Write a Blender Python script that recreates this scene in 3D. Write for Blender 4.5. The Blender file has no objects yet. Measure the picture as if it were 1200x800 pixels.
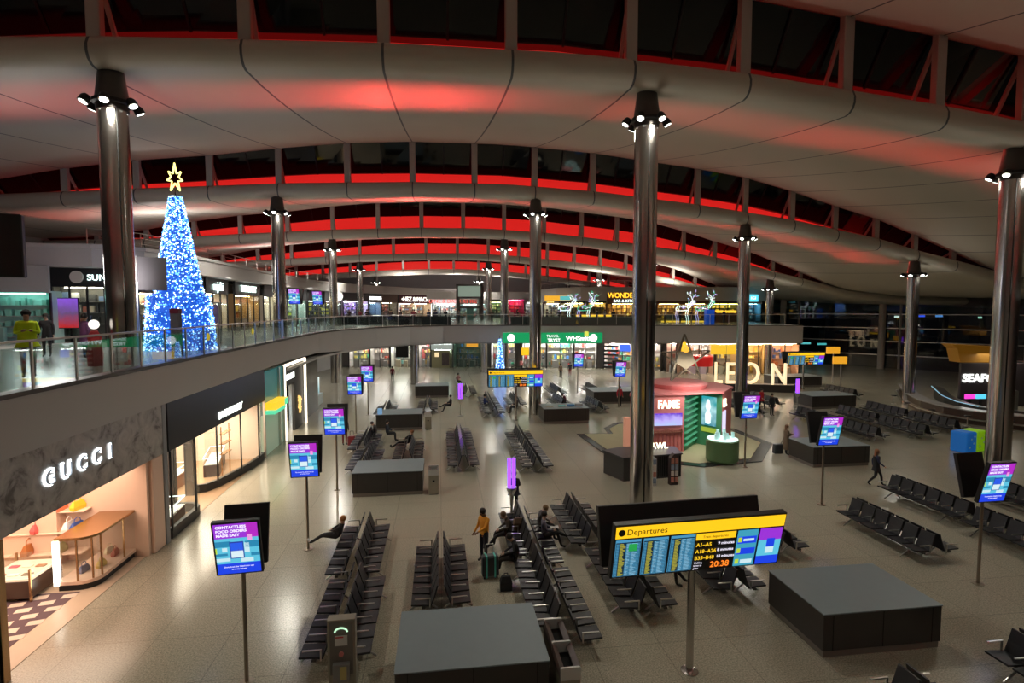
import bpy, bmesh, math, random
from mathutils import Vector, Matrix
random.seed(7)
PI = math.pi
SC = bpy.context.scene
COL = SC.collection
# ------------------------------------------------------------------ camera
CAM_H = 8.4
FPX = 640.0
PITCH = math.atan(40 / FPX)
YAW = math.atan(85 / FPX * math.cos(PITCH))
cd = bpy.data.cameras.new('camera')
cd.sensor_width = 36
cd.lens = FPX / 1200 * 36
cd.clip_start = 0.05
cd.clip_end = 600
cam = bpy.data.objects.new('camera', cd)
COL.objects.link(cam)
cam.location = (0, 0, CAM_H)
cam.rotation_euler = (PI / 2 - PITCH, 0, -YAW)
SC.camera = cam
# ------------------------------------------------------------------ world / exposure
w = bpy.data.worlds.new('night')
w.use_nodes = True
w.node_tree.nodes['Background'].inputs[0].default_value = (0.05, 0.07, 0.12, 1)
w.node_tree.nodes['Background'].inputs[1].default_value = 0.02
SC.world = w
SC.view_settings.view_transform = 'Standard'
SC.view_settings.look = 'None'
SC.view_settings.exposure = 0.0
SC.view_settings.gamma = 1
SC.view_settings.use_curve_mapping = False
SC.cycles.use_denoising = True
SC.cycles.use_adaptive_sampling = False
SC.cycles.max_bounces = 6
SC.cycles.diffuse_bounces = 3
SC.cycles.glossy_bounces = 3
SC.cycles.transmission_bounces = 4
SC.cycles.transparent_max_bounces = 12
SC.cycles.caustics_reflective = False
SC.cycles.caustics_refractive = False
SC.cycles.sample_clamp_indirect = 4
FLOOD = 2250
RED_BEAM = 62
ROOF_FILL = 240  # power of the added upward fill, not a lamp of the columns
UPSTAND_GLOW = 0.62


def area(name, loc, size, power, color, direction, spread=PI, shape_y=None):
    l = bpy.data.lights.new(name, 'AREA')
    l.energy = power
    l.color = color
    l.spread = spread
    if shape_y:
        l.shape = 'RECTANGLE'
        l.size = size
        l.size_y = shape_y
    else:
        l.size = size
    o = bpy.data.objects.new(name, l)
    COL.objects.link(o)
    o.location = loc
    o.rotation_euler = Vector(direction).to_track_quat('-Z', 'Y').to_euler()
    return o


# ------------------------------------------------------------------ maths helpers
def at(x, y, z=0.0):
    """point of the plane at height z seen at pixel x, y of the photograph"""
    a, b = x - 600, y - 400
    fw = FPX * math.cos(PITCH) - b * math.sin(PITCH)
    dn = b * math.cos(PITCH) + FPX * math.sin(PITCH)
    rx = fw * math.sin(YAW) + a * math.cos(YAW)
    ry = fw * math.cos(YAW) - a * math.sin(YAW)
    k = (CAM_H - z) / dn
    return (rx * k, ry * k)


def cp(x, d):
    """floor position at pixel column x and forward distance d"""
    t = (x - 600) / FPX
    return (d * (math.sin(YAW) + math.cos(YAW) * t), d * (math.cos(YAW) - math.sin(YAW) * t))


def lerp(a, b, t):
    return a + (b - a) * t


def table(tab, x):
    if x <= tab[0][0]:
        return tab[0][1]
    for (a, b), (c, d) in zip(tab, tab[1:]):
        if x <= c:
            return lerp(b, d, (x - a) / (c - a))
    return tab[-1][1]


# ------------------------------------------------------------------ materials
MATS = {}


def mat(name, color=(0.5, 0.5, 0.5), rough=0.5, metal=0.0, emit=None, es=1.0, noise=0.0, scale=5.0, spec=0.5, bump=0.0, coat=0.0):
    if name in MATS:
        return MATS[name]
    m = bpy.data.materials.new(name)
    m.use_nodes = True
    nt = m.node_tree
    p = nt.nodes['Principled BSDF']
    p.inputs['Base Color'].default_value = (*color, 1)
    p.inputs['Roughness'].default_value = rough
    p.inputs['Metallic'].default_value = metal
    p.inputs['Specular IOR Level'].default_value = spec
    p.inputs['Coat Weight'].default_value = coat
    tc = nt.nodes.new('ShaderNodeTexCoord')
    nz = nt.nodes.new('ShaderNodeTexNoise')
    nz.inputs['Scale'].default_value = scale
    nz.inputs['Detail'].default_value = 4
    nt.links.new(tc.outputs['Object'], nz.inputs['Vector'])
    if noise:
        cr = nt.nodes.new('ShaderNodeMixRGB')
        lo = tuple(max(0, c * (1 - noise)) for c in color)
        hi = tuple(min(1, c * (1 + noise)) for c in color)
        cr.inputs[1].default_value = (*lo, 1)
        cr.inputs[2].default_value = (*hi, 1)
        nt.links.new(nz.outputs['Fac'], cr.inputs[0])
        nt.links.new(cr.outputs[0], p.inputs['Base Color'])
    if bump:
        bp = nt.nodes.new('ShaderNodeBump')
        bp.inputs['Strength'].default_value = bump
        nt.links.new(nz.outputs['Fac'], bp.inputs['Height'])
        nt.links.new(bp.outputs[0], p.inputs['Normal'])
    if emit:
        p.inputs['Emission Color'].default_value = (*emit, 1)
        p.inputs['Emission Strength'].default_value = es
    MATS[name] = m
    return m


def emat(name, color, es=1.0):
    return mat(name, (0.02, 0.02, 0.02), 0.4, emit=color, es=es)


def glass_mat(name, tint=(0.9, 0.95, 0.95), gloss=0.12, rough=0.03):
    if name in MATS:
        return MATS[name]
    m = bpy.data.materials.new(name)
    m.use_nodes = True
    nt = m.node_tree
    nt.nodes.clear()
    out = nt.nodes.new('ShaderNodeOutputMaterial')
    mx = nt.nodes.new('ShaderNodeMixShader')
    tr = nt.nodes.new('ShaderNodeBsdfTransparent')
    gl = nt.nodes.new('ShaderNodeBsdfGlossy')
    lw = nt.nodes.new('ShaderNodeLayerWeight')
    mp = nt.nodes.new('ShaderNodeMapRange')
    tr.inputs[0].default_value = (*tint, 1)
    gl.inputs['Roughness'].default_value = rough
    lw.inputs[0].default_value = 0.35
    mp.inputs['To Min'].default_value = gloss * 0.5
    mp.inputs['To Max'].default_value = min(1, gloss * 4)
    nt.links.new(lw.outputs['Fresnel'], mp.inputs['Value'])
    nt.links.new(mp.outputs[0], mx.inputs[0])
    nt.links.new(tr.outputs[0], mx.inputs[1])
    nt.links.new(gl.outputs[0], mx.inputs[2])
    nt.links.new(mx.outputs[0], out.inputs[0])
    MATS[name] = m
    return m


def floor_mat():
    m = bpy.data.materials.new('terrazzo')
    m.use_nodes = True
    nt = m.node_tree
    p = nt.nodes['Principled BSDF']
    tc = nt.nodes.new('ShaderNodeTexCoord')
    br = nt.nodes.new('ShaderNodeTexBrick')
    br.offset = 0
    br.inputs['Scale'].default_value = 1
    br.inputs['Brick Width'].default_value = 1.8
    br.inputs['Row Height'].default_value = 1.8
    br.inputs['Mortar Size'].default_value = 0.012
    br.inputs['Mortar Smooth'].default_value = 0.2
    br.inputs['Color1'].default_value = (0.4, 0.37, 0.285, 1)
    br.inputs['Color2'].default_value = (0.375, 0.345, 0.27, 1)
    br.inputs['Mortar'].default_value = (0.27, 0.25, 0.2, 1)
    nt.links.new(tc.outputs['Object'], br.inputs['Vector'])
    vo = nt.nodes.new('ShaderNodeTexNoise')
    vo.inputs['Scale'].default_value = 28
    vo.inputs['Detail'].default_value = 3
    nt.links.new(tc.outputs['Object'], vo.inputs['Vector'])
    mr = nt.nodes.new('ShaderNodeMapRange')
    mr.inputs['From Min'].default_value = 0.3
    mr.inputs['From Max'].default_value = 0.7
    mr.inputs['To Min'].default_value = 0.6
    mr.inputs['To Max'].default_value = 1.32
    nt.links.new(vo.outputs['Fac'], mr.inputs['Value'])
    mu = nt.nodes.new('ShaderNodeMixRGB')
    mu.blend_type = 'MULTIPLY'
    mu.inputs[0].default_value = 1
    nt.links.new(br.outputs['Color'], mu.inputs[1])
    nt.links.new(mr.outputs[0], mu.inputs[2])
    nt.links.new(mu.outputs[0], p.inputs['Base Color'])
    p.inputs['Roughness'].default_value = 0.2
    p.inputs['Specular IOR Level'].default_value = 0.6
    return m


def marble_mat():
    m = bpy.data.materials.new('grey_veined_marble')
    m.use_nodes = True
    nt = m.node_tree
    p = nt.nodes['Principled BSDF']
    tc = nt.nodes.new('ShaderNodeTexCoord')
    nz = nt.nodes.new('ShaderNodeTexNoise')
    nz.inputs['Scale'].default_value = 1.6
    nz.inputs['Detail'].default_value = 9
    nz.inputs['Roughness'].default_value = 0.65
    nz.inputs['Distortion'].default_value = 0.8
    nt.links.new(tc.outputs['Object'], nz.inputs['Vector'])
    cr = nt.nodes.new('ShaderNodeValToRGB')
    e = cr.color_ramp.elements
    e[0].position, e[0].color = 0.36, (0.12, 0.1, 0.09, 1)
    e[1].position, e[1].color = 0.62, (0.46, 0.42, 0.39, 1)
    a = e.new(0.47)
    a.color = (0.34, 0.31, 0.29, 1)
    nt.links.new(nz.outputs['Fac'], cr.inputs[0])
    nt.links.new(cr.outputs[0], p.inputs['Base Color'])
    p.inputs['Roughness'].default_value = 0.35
    return m


def grad_mat(name, c0, c1, axis, lo, hi, es=1.0, mid=None, noise=0.0, nscale=3.0):
    """screen picture: colour runs from c0 to c1 across the screen's own height"""
    if name in MATS:
        return MATS[name]
    m = bpy.data.materials.new(name)
    m.use_nodes = True
    nt = m.node_tree
    p = nt.nodes['Principled BSDF']
    p.inputs['Base Color'].default_value = (0.01, 0.01, 0.01, 1)
    p.inputs['Roughness'].default_value = 0.25
    tc = nt.nodes.new('ShaderNodeTexCoord')
    sx = nt.nodes.new('ShaderNodeSeparateXYZ')
    nt.links.new(tc.outputs['Object'], sx.inputs[0])
    mr = nt.nodes.new('ShaderNodeMapRange')
    mr.inputs['From Min'].default_value = lo
    mr.inputs['From Max'].default_value = hi
    nt.links.new(sx.outputs[axis], mr.inputs['Value'])
    src = mr.outputs[0]
    if noise:
        nz = nt.nodes.new('ShaderNodeTexNoise')
        nz.inputs['Scale'].default_value = nscale
        nz.inputs['Detail'].default_value = 3
        nt.links.new(tc.outputs['Object'], nz.inputs['Vector'])
        ad = nt.nodes.new('ShaderNodeMath')
        ad.operation = 'MULTIPLY_ADD'
        ad.inputs[1].default_value = noise
        nt.links.new(nz.outputs['Fac'], ad.inputs[0])
        nt.links.new(src, ad.inputs[2])
        sb = nt.nodes.new('ShaderNodeMath')
        sb.operation = 'SUBTRACT'
        sb.inputs[1].default_value = noise * 0.5
        nt.links.new(ad.outputs[0], sb.inputs[0])
        src = sb.outputs[0]
    cr = nt.nodes.new('ShaderNodeValToRGB')
    cr.color_ramp.elements[0].color = (*c0, 1)
    cr.color_ramp.elements[1].color = (*c1, 1)
    if mid:
        q = cr.color_ramp.elements.new(0.5)
        q.color = (*mid, 1)
    nt.links.new(src, cr.inputs[0])
    nt.links.new(cr.outputs[0], p.inputs['Emission Color'])
    p.inputs['Emission Strength'].default_value = es
    MATS[name] = m
    return m


M_FLOOR = floor_mat()
M_MARBLE = marble_mat()
M_WHITE = mat('white_plaster', (0.45, 0.43, 0.42), 0.75, noise=0.04, scale=0.6)
M_SOFFIT = mat('roof_lining', (0.58, 0.55, 0.48), 0.55, noise=0.05, scale=0.3)
M_SEAM = mat('roof_joint', (0.09, 0.1, 0.11), 0.6)
M_POST = mat('painted_post', (0.5, 0.45, 0.42), 0.5, noise=0.03)
M_NIGHTGLASS = glass_mat('clerestory_glass', (0.03, 0.03, 0.035), 0.09, 0.05)
M_GLASS = glass_mat('clear_glass', (0.93, 0.97, 0.96), 0.06, 0.02)
M_BALGLASS = glass_mat('balustrade_glass', (0.78, 0.88, 0.88), 0.1, 0.02)
M_STEEL = mat('brushed_steel', (0.5, 0.475, 0.45), 0.2, 1.0, noise=0.12, scale=1.3, bump=0.02)
M_DKSTEEL = mat('dark_steel', (0.1, 0.09, 0.085), 0.4, 0.8, noise=0.1)
M_SATIN = mat('satin_aluminium', (0.6, 0.58, 0.55), 0.3, 1.0)
M_BLACK = mat('matt_black', (0.012, 0.012, 0.013), 0.5)
M_GROOVE = mat('groove_black', (0.004, 0.004, 0.004), 0.9)
M_LEATHER = mat('black_vinyl', (0.009, 0.009, 0.012), 0.45, noise=0.2, scale=8)
M_LAMPW = emat('flood_lens', (0.93, 1.0, 0.93), 14)
M_LAMPY = emat('amber_lens', (1.0, 0.75, 0.25), 4)
M_UPSTAND_GLOW = mat('red_upstand_glow', (0.3, 0.03, 0.02), 0.5, emit=(1.0, 0.022, 0.018), es=UPSTAND_GLOW)  # red LED light on the upstand, put into its own emission
M_DESKTOP = mat('desk_laminate_top', (0.2, 0.25, 0.27), 0.45, noise=0.05)
M_DESKPANEL = mat('desk_dark_panel', (0.035, 0.03, 0.027), 0.35, noise=0.1)
M_BRONZE = mat('bronze', (0.45, 0.28, 0.14), 0.25, 1.0)
M_BLUSH = mat('blush_plaster', (0.8, 0.55, 0.42), 0.6, noise=0.03)
M_DARKFASCIA = mat('charcoal_fascia', (0.02, 0.02, 0.022), 0.35)
M_WOOD = mat('walnut', (0.2, 0.1, 0.05), 0.4, noise=0.3, scale=9)


# ------------------------------------------------------------------ mesh builder
class MB:
    def __init__(s):
        s.v, s.f, s.mi, s.mats, s.cur = [], [], [], [], 0
        s.M = Matrix()

    def use(s, m):
        if m not in s.mats:
            s.mats.append(m)
        s.cur = s.mats.index(m)
        return s

    def tf(s, M):
        s.M = M
        return s

    def add(s, vs, fs):
        n = len(s.v)
        s.v += [tuple(s.M @ Vector(p)) for p in vs]
        for f in fs:
            s.f.append(tuple(i + n for i in f))
            s.mi.append(s.cur)
        return s

    def box(s, x0, y0, z0, x1, y1, z1, c=0.0):
        c = min(c, abs(x1 - x0) * .3, abs(y1 - y0) * .3, abs(z1 - z0) * .3)
        if c <= 0:
            vs = [(x0, y0, z0), (x1, y0, z0), (x1, y1, z0), (x0, y1, z0), (x0, y0, z1), (x1, y0, z1), (x1, y1, z1), (x0, y1, z1)]
            return s.add(vs, [(0, 3, 2, 1), (4, 5, 6, 7), (0, 1, 5, 4), (1, 2, 6, 5), (2, 3, 7, 6), (3, 0, 4, 7)])
        rings = []
        for z, k in ((z0, c), (z0 + c, 0), (z1 - c, 0), (z1, c)):
            rings.append([(x0 + c + k * .0, y0 + k, z), (x1 - c, y0 + k, z), (x1 - k, y0 + c, z), (x1 - k, y1 - c, z),
                          (x1 - c, y1 - k, z), (x0 + c, y1 - k, z), (x0 + k, y1 - c, z), (x0 + k, y0 + c, z)])
        return s.loft(rings, True, True)

    def loft(s, rings, closed=True, caps=False):
        n = len(rings[0])
        vs = [p for r in rings for p in r]
        fs = []
        for i in range(len(rings) - 1):
            for j in range(n if closed else n - 1):
                k = (j + 1) % n
                fs.append((i * n + j, i * n + k, (i + 1) * n + k, (i + 1) * n + j))
        if caps:
            fs.append(tuple(reversed(range(n))))
            fs.append(tuple((len(rings) - 1) * n + j for j in range(n)))
        return s.add(vs, fs)

    def cyl(s, x, y, z0, z1, r0, r1=None, n=16, sy=1.0):
        r1 = r0 if r1 is None else r1
        return s.loft([[(x + r * math.cos(2 * PI * i / n), y + sy * r * math.sin(2 * PI * i / n), z) for i in range(n)] for z, r in ((z0, r0), (z1, r1))], True, True)

    def lathe(s, x, y, prof, n=20, sy=1.0):
        return s.loft([[(x + r * math.cos(2 * PI * i / n), y + sy * r * math.sin(2 * PI * i / n), z) for i in range(n)] for r, z in prof], True, True)

    def bar(s, a, b, w, h=None, n=4):
        h = h or w
        a, b = Vector(a), Vector(b)
        d = (b - a).normalized()
        u = Vector((0, 0, 1)) if abs(d.z) < 0.95 else Vector((0, 1, 0))
        sx = d.cross(u).normalized()
        up = sx.cross(d).normalized()
        if n == 4:
            offs = [(-.5, -.5), (.5, -.5), (.5, .5), (-.5, .5)]
        else:
            offs = [(.5 * math.cos(2 * PI * i / n), .5 * math.sin(2 * PI * i / n)) for i in range(n)]
        return s.loft([[tuple(q + sx * (i * w) + up * (j * h)) for i, j in offs] for q in (a, b)], True, True)

    def tube(s, pts, r, n=8):
        for a, b in zip(pts, pts[1:]):
            s.bar(a, b, 2 * r, 2 * r, n)
        return s

    def prism(s, pts, z0, z1):
        n = len(pts)
        vs = [(x, y, z0) for x, y in pts] + [(x, y, z1) for x, y in pts]
        fs = [tuple(reversed(range(n))), tuple(range(n, 2 * n))]
        fs += [(i, (i + 1) % n, n + (i + 1) % n, n + i) for i in range(n)]
        return s.add(vs, fs)

    def prismY(s, pts, y0, y1):
        """outline in x,z pushed along y"""
        n = len(pts)
        vs = [(x, y0, z) for x, z in pts] + [(x, y1, z) for x, z in pts]
        fs = [tuple(range(n)), tuple(reversed(range(n, 2 * n)))]
        fs += [((i + 1) % n, i, n + i, n + (i + 1) % n) for i in range(n)]
        return s.add(vs, fs)

    def prismX(s, pts, x0, x1):
        """outline in y,z pushed along x"""
        n = len(pts)
        vs = [(x0, y, z) for y, z in pts] + [(x1, y, z) for y, z in pts]
        fs = [tuple(reversed(range(n))), tuple(range(n, 2 * n))]
        fs += [(i, (i + 1) % n, n + (i + 1) % n, n + i) for i in range(n)]
        return s.add(vs, fs)

    def ball(s, x, y, z, r, n=10, sz=1.0):
        m = max(4, n // 2)
        return s.lathe(x, y, [(max(1e-3, r * math.sin(PI * i / m)), z - sz * r * math.cos(PI * i / m)) for i in range(m + 1)], n)

    def build(s, name, m=None, parent=None, smooth=False, loc=None, rotz=0.0):
        me = bpy.data.meshes.new(name)
        me.from_pydata(s.v, [], s.f)
        if m is not None and not s.mats:
            me.materials.append(m)
        else:
            for q in s.mats:
                me.materials.append(q)
            me.polygons.foreach_set('material_index', s.mi)
        bm = bmesh.new()
        bm.from_mesh(me)
        bmesh.ops.recalc_face_normals(bm, faces=bm.faces)
        bm.to_mesh(me)
        bm.free()
        if smooth:
            me.polygons.foreach_set('use_smooth', [True] * len(me.polygons))
            try:
                me.set_sharp_from_angle(angle=math.radians(38))
            except Exception:
                pass
        me.update()
        o = bpy.data.objects.new(name, me)
        COL.objects.link(o)
        if parent:
            o.parent = parent
        if loc:
            o.location = loc
        if rotz:
            o.rotation_euler.z = rotz
        return o


def tag(o, label, cat, group=None, kind=None):
    o['label'] = label
    o['category'] = cat
    if group:
        o['group'] = group
    if kind:
        o['kind'] = kind
    return o


def thing(name, label, cat, loc=(0, 0, 0), rotz=0.0, group=None):
    o = bpy.data.objects.new(name, None)
    o.empty_display_size = 0.2
    COL.objects.link(o)
    o.location = loc
    o.rotation_euler.z = rotz
    return tag(o, label, cat, group)


def struct(o):
    o['kind'] = 'structure'
    return o


def sthing(name, loc=(0, 0, 0)):
    o = bpy.data.objects.new(name, None)
    COL.objects.link(o)
    o.location = loc
    o['kind'] = 'structure'
    return o


def dup(root, loc=None, rotz=None, label=None, group=None, skip=()):
    r = root.copy()
    COL.objects.link(r)
    if loc is not None:
        r.location = loc
    if rotz is not None:
        r.rotation_euler.z = rotz
    if label:
        r['label'] = label
    if group:
        r['group'] = group
    for ch in list(root.children):
        c = ch.copy()
        COL.objects.link(c)
        c.parent = r
        for g in list(ch.children):
            d = g.copy()
            COL.objects.link(d)
            d.parent = c
    return r


def text(name, s, size, m, parent=None, loc=(0, 0, 0), rot=(PI / 2, 0, 0), extrude=0.005, align='LEFT', bold=0.0, sx=1.0, spacing=1.0):
    cu = bpy.data.curves.new(name, 'FONT')
    cu.body = s
    cu.size = size
    cu.extrude = extrude
    cu.offset = bold
    cu.align_x = align
    cu.space_character = spacing
    cu.resolution_u = 3
    tmp = bpy.data.objects.new(name, cu)
    COL.objects.link(tmp)
    dg = bpy.context.evaluated_depsgraph_get()
    me = bpy.data.meshes.new_from_object(tmp.evaluated_get(dg))
    bpy.data.objects.remove(tmp)
    me.materials.clear()
    me.materials.append(m)
    o = bpy.data.objects.new(name, me)
    COL.objects.link(o)
    o.parent = parent
    o.location = loc
    o.rotation_euler = rot
    o.scale.x = sx
    return o


# ================================================================== STRUCTURE
ROWS = [-1.0, 20.5, 41.8, 61.8, 82.0, 103.0]
YEND = 124.0
LIP = [(-80, 15.0), (-45, 15.4), (-30, 15.95), (-20.7, 16.6), (-11, 17.25), (-2, 17.6), (5, 17.65), (12, 17.3), (20.4, 16.5), (28.5, 15.5),
       (36.4, 14.1), (40, 13.2), (44, 12.35), (50, 11.0), (57, 10.3), (90, 9.6)]
GAP = [(-80, 0.3), (-36, 0.4), (-30, 1.1), (-25.6, 1.7), (-20.9, 2.1), (-15.8, 2.3), (-11.2, 2.65), (-6.5, 3.0), (-1.9, 3.1), (7.3, 3.1),
       (16.8, 3.0), (24.5, 2.9), (28.8, 2.4), (32.7, 2.0), (36.4, 1.75), (40.1, 1.35), (43.7, 0.8), (47, 0.3), (50, 0.12), (90, 0.1)]
ROWDROP = {-1.0: 0, 20.5: .12, 41.8: 0, 61.8: -0.5, 82.0: -1.3, 103.0: -2.2, YEND: -3.0}
POSTS = [-39.7, -34.9, -30.2, -25.5, -20.9, -16.1, -11.4, -6.6, -1.9, 2.7, 7.3, 11.9, 16.3, 20.5, 24.6, 28.7, 32.6, 36.4, 40.1, 43.8]


def zlip(X, Y):
    return table(LIP, X) + table(sorted(ROWDROP.items()), Y)


def ztop(X, Y):
    return zlip(X, Y) + table(GAP, X)


XS = sorted(set([x for p in POSTS for x in (p - .045, p + .045)] + [-80, -60, -48, -44] + [lerp(a, b, t) for a, b in zip(POSTS, POSTS[1:]) for t in (.33, .67)] +
                [46, 47, 48.5, 50, 52, 54, 57, 62, 70, 90]))


def is_seam(i):
    a, b = XS[i], XS[i + 1]
    return abs(b - a - .09) < 1e-4


for k, Y0 in enumerate(ROWS):
    Y1 = ROWS[k + 1] if k + 1 < len(ROWS) else YEND
    P = Y1 - Y0
    mb = MB()
    prof = [('ledge', 3.2, -0.35), ('ledge', 0.12, -0.3), ('ledge', 0.1, 0.0)]
    cols = []
    for X in XS:
        zl, zt = zlip(X, Y0), ztop(X, Y1)
        col = [(X, Y0 + 3.2, zl - 0.3), (X, Y0 + 0.25, zl - 0.25), (X, Y0 + 0.2, zl), (X, Y0, zl), (X, Y0 - .2, zl - .1), (X, Y0 - .31, zl - .32),
               (X, Y0 - .31, zl - .52), (X, Y0 - .24, zl - .7), (X, Y0 - .1, zl - .81), (X, Y0 + .1, zl - .85)]
        zb = zl - .85
        for s_ in (0.08, .16, .24, .34, .45, .56, .67, .78, .88, .96, 1.0):
            g = s_ ** 1.28
            col.append((X, Y0 + .1 + (P - .1 + .05) * s_, zb + (zt - zb) * g))
        col.append((X, Y1 + .5, ztop(X, Y1) + 0.2))
        cols.append(col)
    n = len(cols[0])
    vs = [p for c in cols for p in c]
    fs, mi = [], []
    for i in range(len(XS) - 1):
        seam = is_seam(i)
        for j in range(n - 1):
            fs.append((i * n + j, i * n + j + 1, (i + 1) * n + j + 1, (i + 1) * n + j))
            mi.append(1 if seam and j >= 3 else 0)
    # roof top skin so the roof has thickness and no light leaks
    me = bpy.data.meshes.new('ceiling')
    me.from_pydata(vs, [], fs)
    me.materials.append(M_SOFFIT)
    me.materials.append(M_SEAM)
    me.polygons.foreach_set('material_index', mi)
    me.polygons.foreach_set('use_smooth', [True] * len(fs))
    me.update()
    o = bpy.data.objects.new('ceiling', me)
    COL.objects.link(o)
    struct(o)
    sol = o.modifiers.new('thick', 'SOLIDIFY')
    sol.thickness = 0.08
    sol.offset = 1
    # clerestory
    if k == 0:
        continue
    win = sthing('window_%d' % k)
    gl = MB()
    up = MB()
    sill = MB()
    px = [x for x in POSTS]
    segs = []
    for a, b in zip(px, px[1:]):
        segs += [a, lerp(a, b, .5)]
    segs = [-60, -50] + segs + [px[-1], 45.5, 47.0]
    for a, b in zip(segs, segs[1:]):
        q = []
        for X in (a, b):
            zl, g = zlip(X, Y0), table(GAP, X)
            zu = zl + (min(1.3, g * .46) if k < 3 else min(1.8, g * .62))
            q.append((zl, g, zu))
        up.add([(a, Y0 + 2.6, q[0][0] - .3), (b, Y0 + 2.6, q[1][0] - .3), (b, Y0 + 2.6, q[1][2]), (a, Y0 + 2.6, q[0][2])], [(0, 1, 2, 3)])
        sill.add([(a, Y0 + 2.62, q[0][2] + .01), (b, Y0 + 2.62, q[1][2] + .01), (b, Y0 + 1.68, q[1][2] - .18), (a, Y0 + 1.68, q[0][2] - .18),
                  (a, Y0 + 2.62, q[0][2] + .05), (b, Y0 + 2.62, q[1][2] + .05), (b, Y0 + 1.68, q[1][2] - .1), (a, Y0 + 1.68, q[0][2] - .1)], [(0, 1, 2, 3), (7, 6, 5, 4), (3, 2, 6, 7)])
        gl.add([(a, Y0 + 1.7, q[0][2] - .15), (b, Y0 + 1.7, q[1][2] - .15), (b, Y0 + .45, q[1][0] + q[1][1] + .12), (a, Y0 + .45, q[0][0] + q[0][1] + .05)], [(0, 1, 2, 3)])
    up.build('upstand_glow', M_UPSTAND_GLOW, win)  # upstand made to glow in place of red light falling on it
    sill.build('sill', M_BLACK, win)
    gl.build('pane', M_NIGHTGLASS, win)
    mb = MB()
    for a, b in zip(px, px[1:]):
        X = (a + b) / 2
        zl, g = zlip(X, Y0), table(GAP, X)
        mb.bar((X, Y0 + 1.7, zl + (min(1.08, g * .4) if k < 3 else min(1.6, g * .55))), (X, Y0 + .45, zl + g), .09)
    mb.build('mullion', M_BLACK, win)
    for X in px:
        zl, g = zlip(X, Y0), table(GAP, X)
        if g < .5:
            continue
        p = MB()
        p.box(X - .22, Y0 + .0, zl - .02, X + .22, Y0 + .34, zl + g + .12, .03)
        p.build('post', M_POST, win)
        s = MB()
        s.bar((X, Y0 + 1.7, zl + .1), (X, Y0 + .3, zl + g - .05), .13, .14)
        s.build('strut', M_POST, win)

# floor slabs
mb = MB()
mb.box(-40, -12, -0.3, 110, 130, 0)
struct(mb.build('floor', M_FLOOR))
# walls that close the hall
mb = MB()
mb.box(-62, YEND + .3, 0, 95, YEND + .8, 22)
struct(mb.build('wall_far', mat('far_wall_cladding', (0.42, 0.38, 0.37), .7, noise=.05, scale=.4)))
mb = MB()
mb.box(-40.5, -12, 0, -40, YEND, 20)
struct(mb.build('wall_left', M_WHITE))
mb = MB()
mb.box(-40, -12.5, 0, 95, -12, 20)
struct(mb.build('wall_back', M_WHITE))

# ---- mezzanine deck
ZM = 6.4
EDGE = [(-9.7, -3.0), (-9.7, 36.0)]
for x, d in [(372, 43), (385, 45.5), (400, 48.5), (440, 54), (480, 58), (520, 60.5), (560, 61.2), (600, 61.2), (700, 61.2), (800, 61.2), (870, 61.2), (941, 61.2)]:
    EDGE.append(cp(x, d))
deck = EDGE + [(EDGE[-1][0] + 8, 95.0), (30, YEND), (-38, YEND), (-38, -3)]
mb = MB()
mb.prism(deck, 6.1, ZM)
mb.build('floor', mat('deck_tile', (0.3, 0.27, 0.24), .25, noise=.1, scale=3))['kind'] = 'structure'
# bulkhead face following the deck edge
mb = MB()
n = len(EDGE)
ZB = [5.0 if i < 2 else lerp(5.0, 4.35, min(1, (i - 1) / 4)) for i in range(n)]


def off_edge(pts, d):
    out = []
    for i, p in enumerate(pts):
        a = Vector(pts[max(0, i - 1)])
        b = Vector(pts[min(len(pts) - 1, i + 1)])
        t = (b - a).normalized()
        nrm = Vector((t.y, -t.x))
        out.append((p[0] + nrm.x * d, p[1] + nrm.y * d))
    return out


EO = off_edge(EDGE, 0.06)
EI = off_edge(EDGE, -0.3)
for i in range(n - 1):
    a, b, c, d = EO[i], EO[i + 1], EI[i + 1], EI[i]
    mb.add([(a[0], a[1], ZB[i]), (b[0], b[1], ZB[i + 1]), (b[0], b[1], ZM - .06), (a[0], a[1], ZM - .06),
            (d[0], d[1], ZB[i]), (c[0], c[1], ZB[i + 1]), (c[0], c[1], ZM - .06), (d[0], d[1], ZM - .06)],
           [(0, 1, 2, 3), (7, 6, 5, 4), (0, 4, 5, 1), (3, 2, 6, 7)])
e = EO[-1]
mb.box(e[0] - .3, e[1], ZB[-1], e[0], e[1] + 25, ZM - .06)
struct(mb.build('wall_bulkhead', M_WHITE))
mb = MB()
mb.prism(EO[1:] + [(EO[-1][0], 88.0), (20, 100), (-37, 100), (-37, 37), (-9.7, 37)], 4.35, 4.5)
struct(mb.build('ceiling', mat('undercroft_ceiling', (0.5, 0.48, 0.46), .8, noise=.05)))
EK = off_edge(EDGE, 0.09)
mb = MB()
for i in range(n - 1):
    a, b, c, d = EK[i], EK[i + 1], EI[i + 1], EI[i]
    mb.add([(*a, ZM - .06), (*b, ZM - .06), (*b, ZM + .05), (*a, ZM + .05), (*d, ZM - .06), (*c, ZM - .06), (*c, ZM + .05), (*d, ZM + .05)],
           [(0, 1, 2, 3), (7, 6, 5, 4), (0, 4, 5, 1), (3, 2, 6, 7)])
struct(mb.build('trim_1', M_DKSTEEL))

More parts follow.
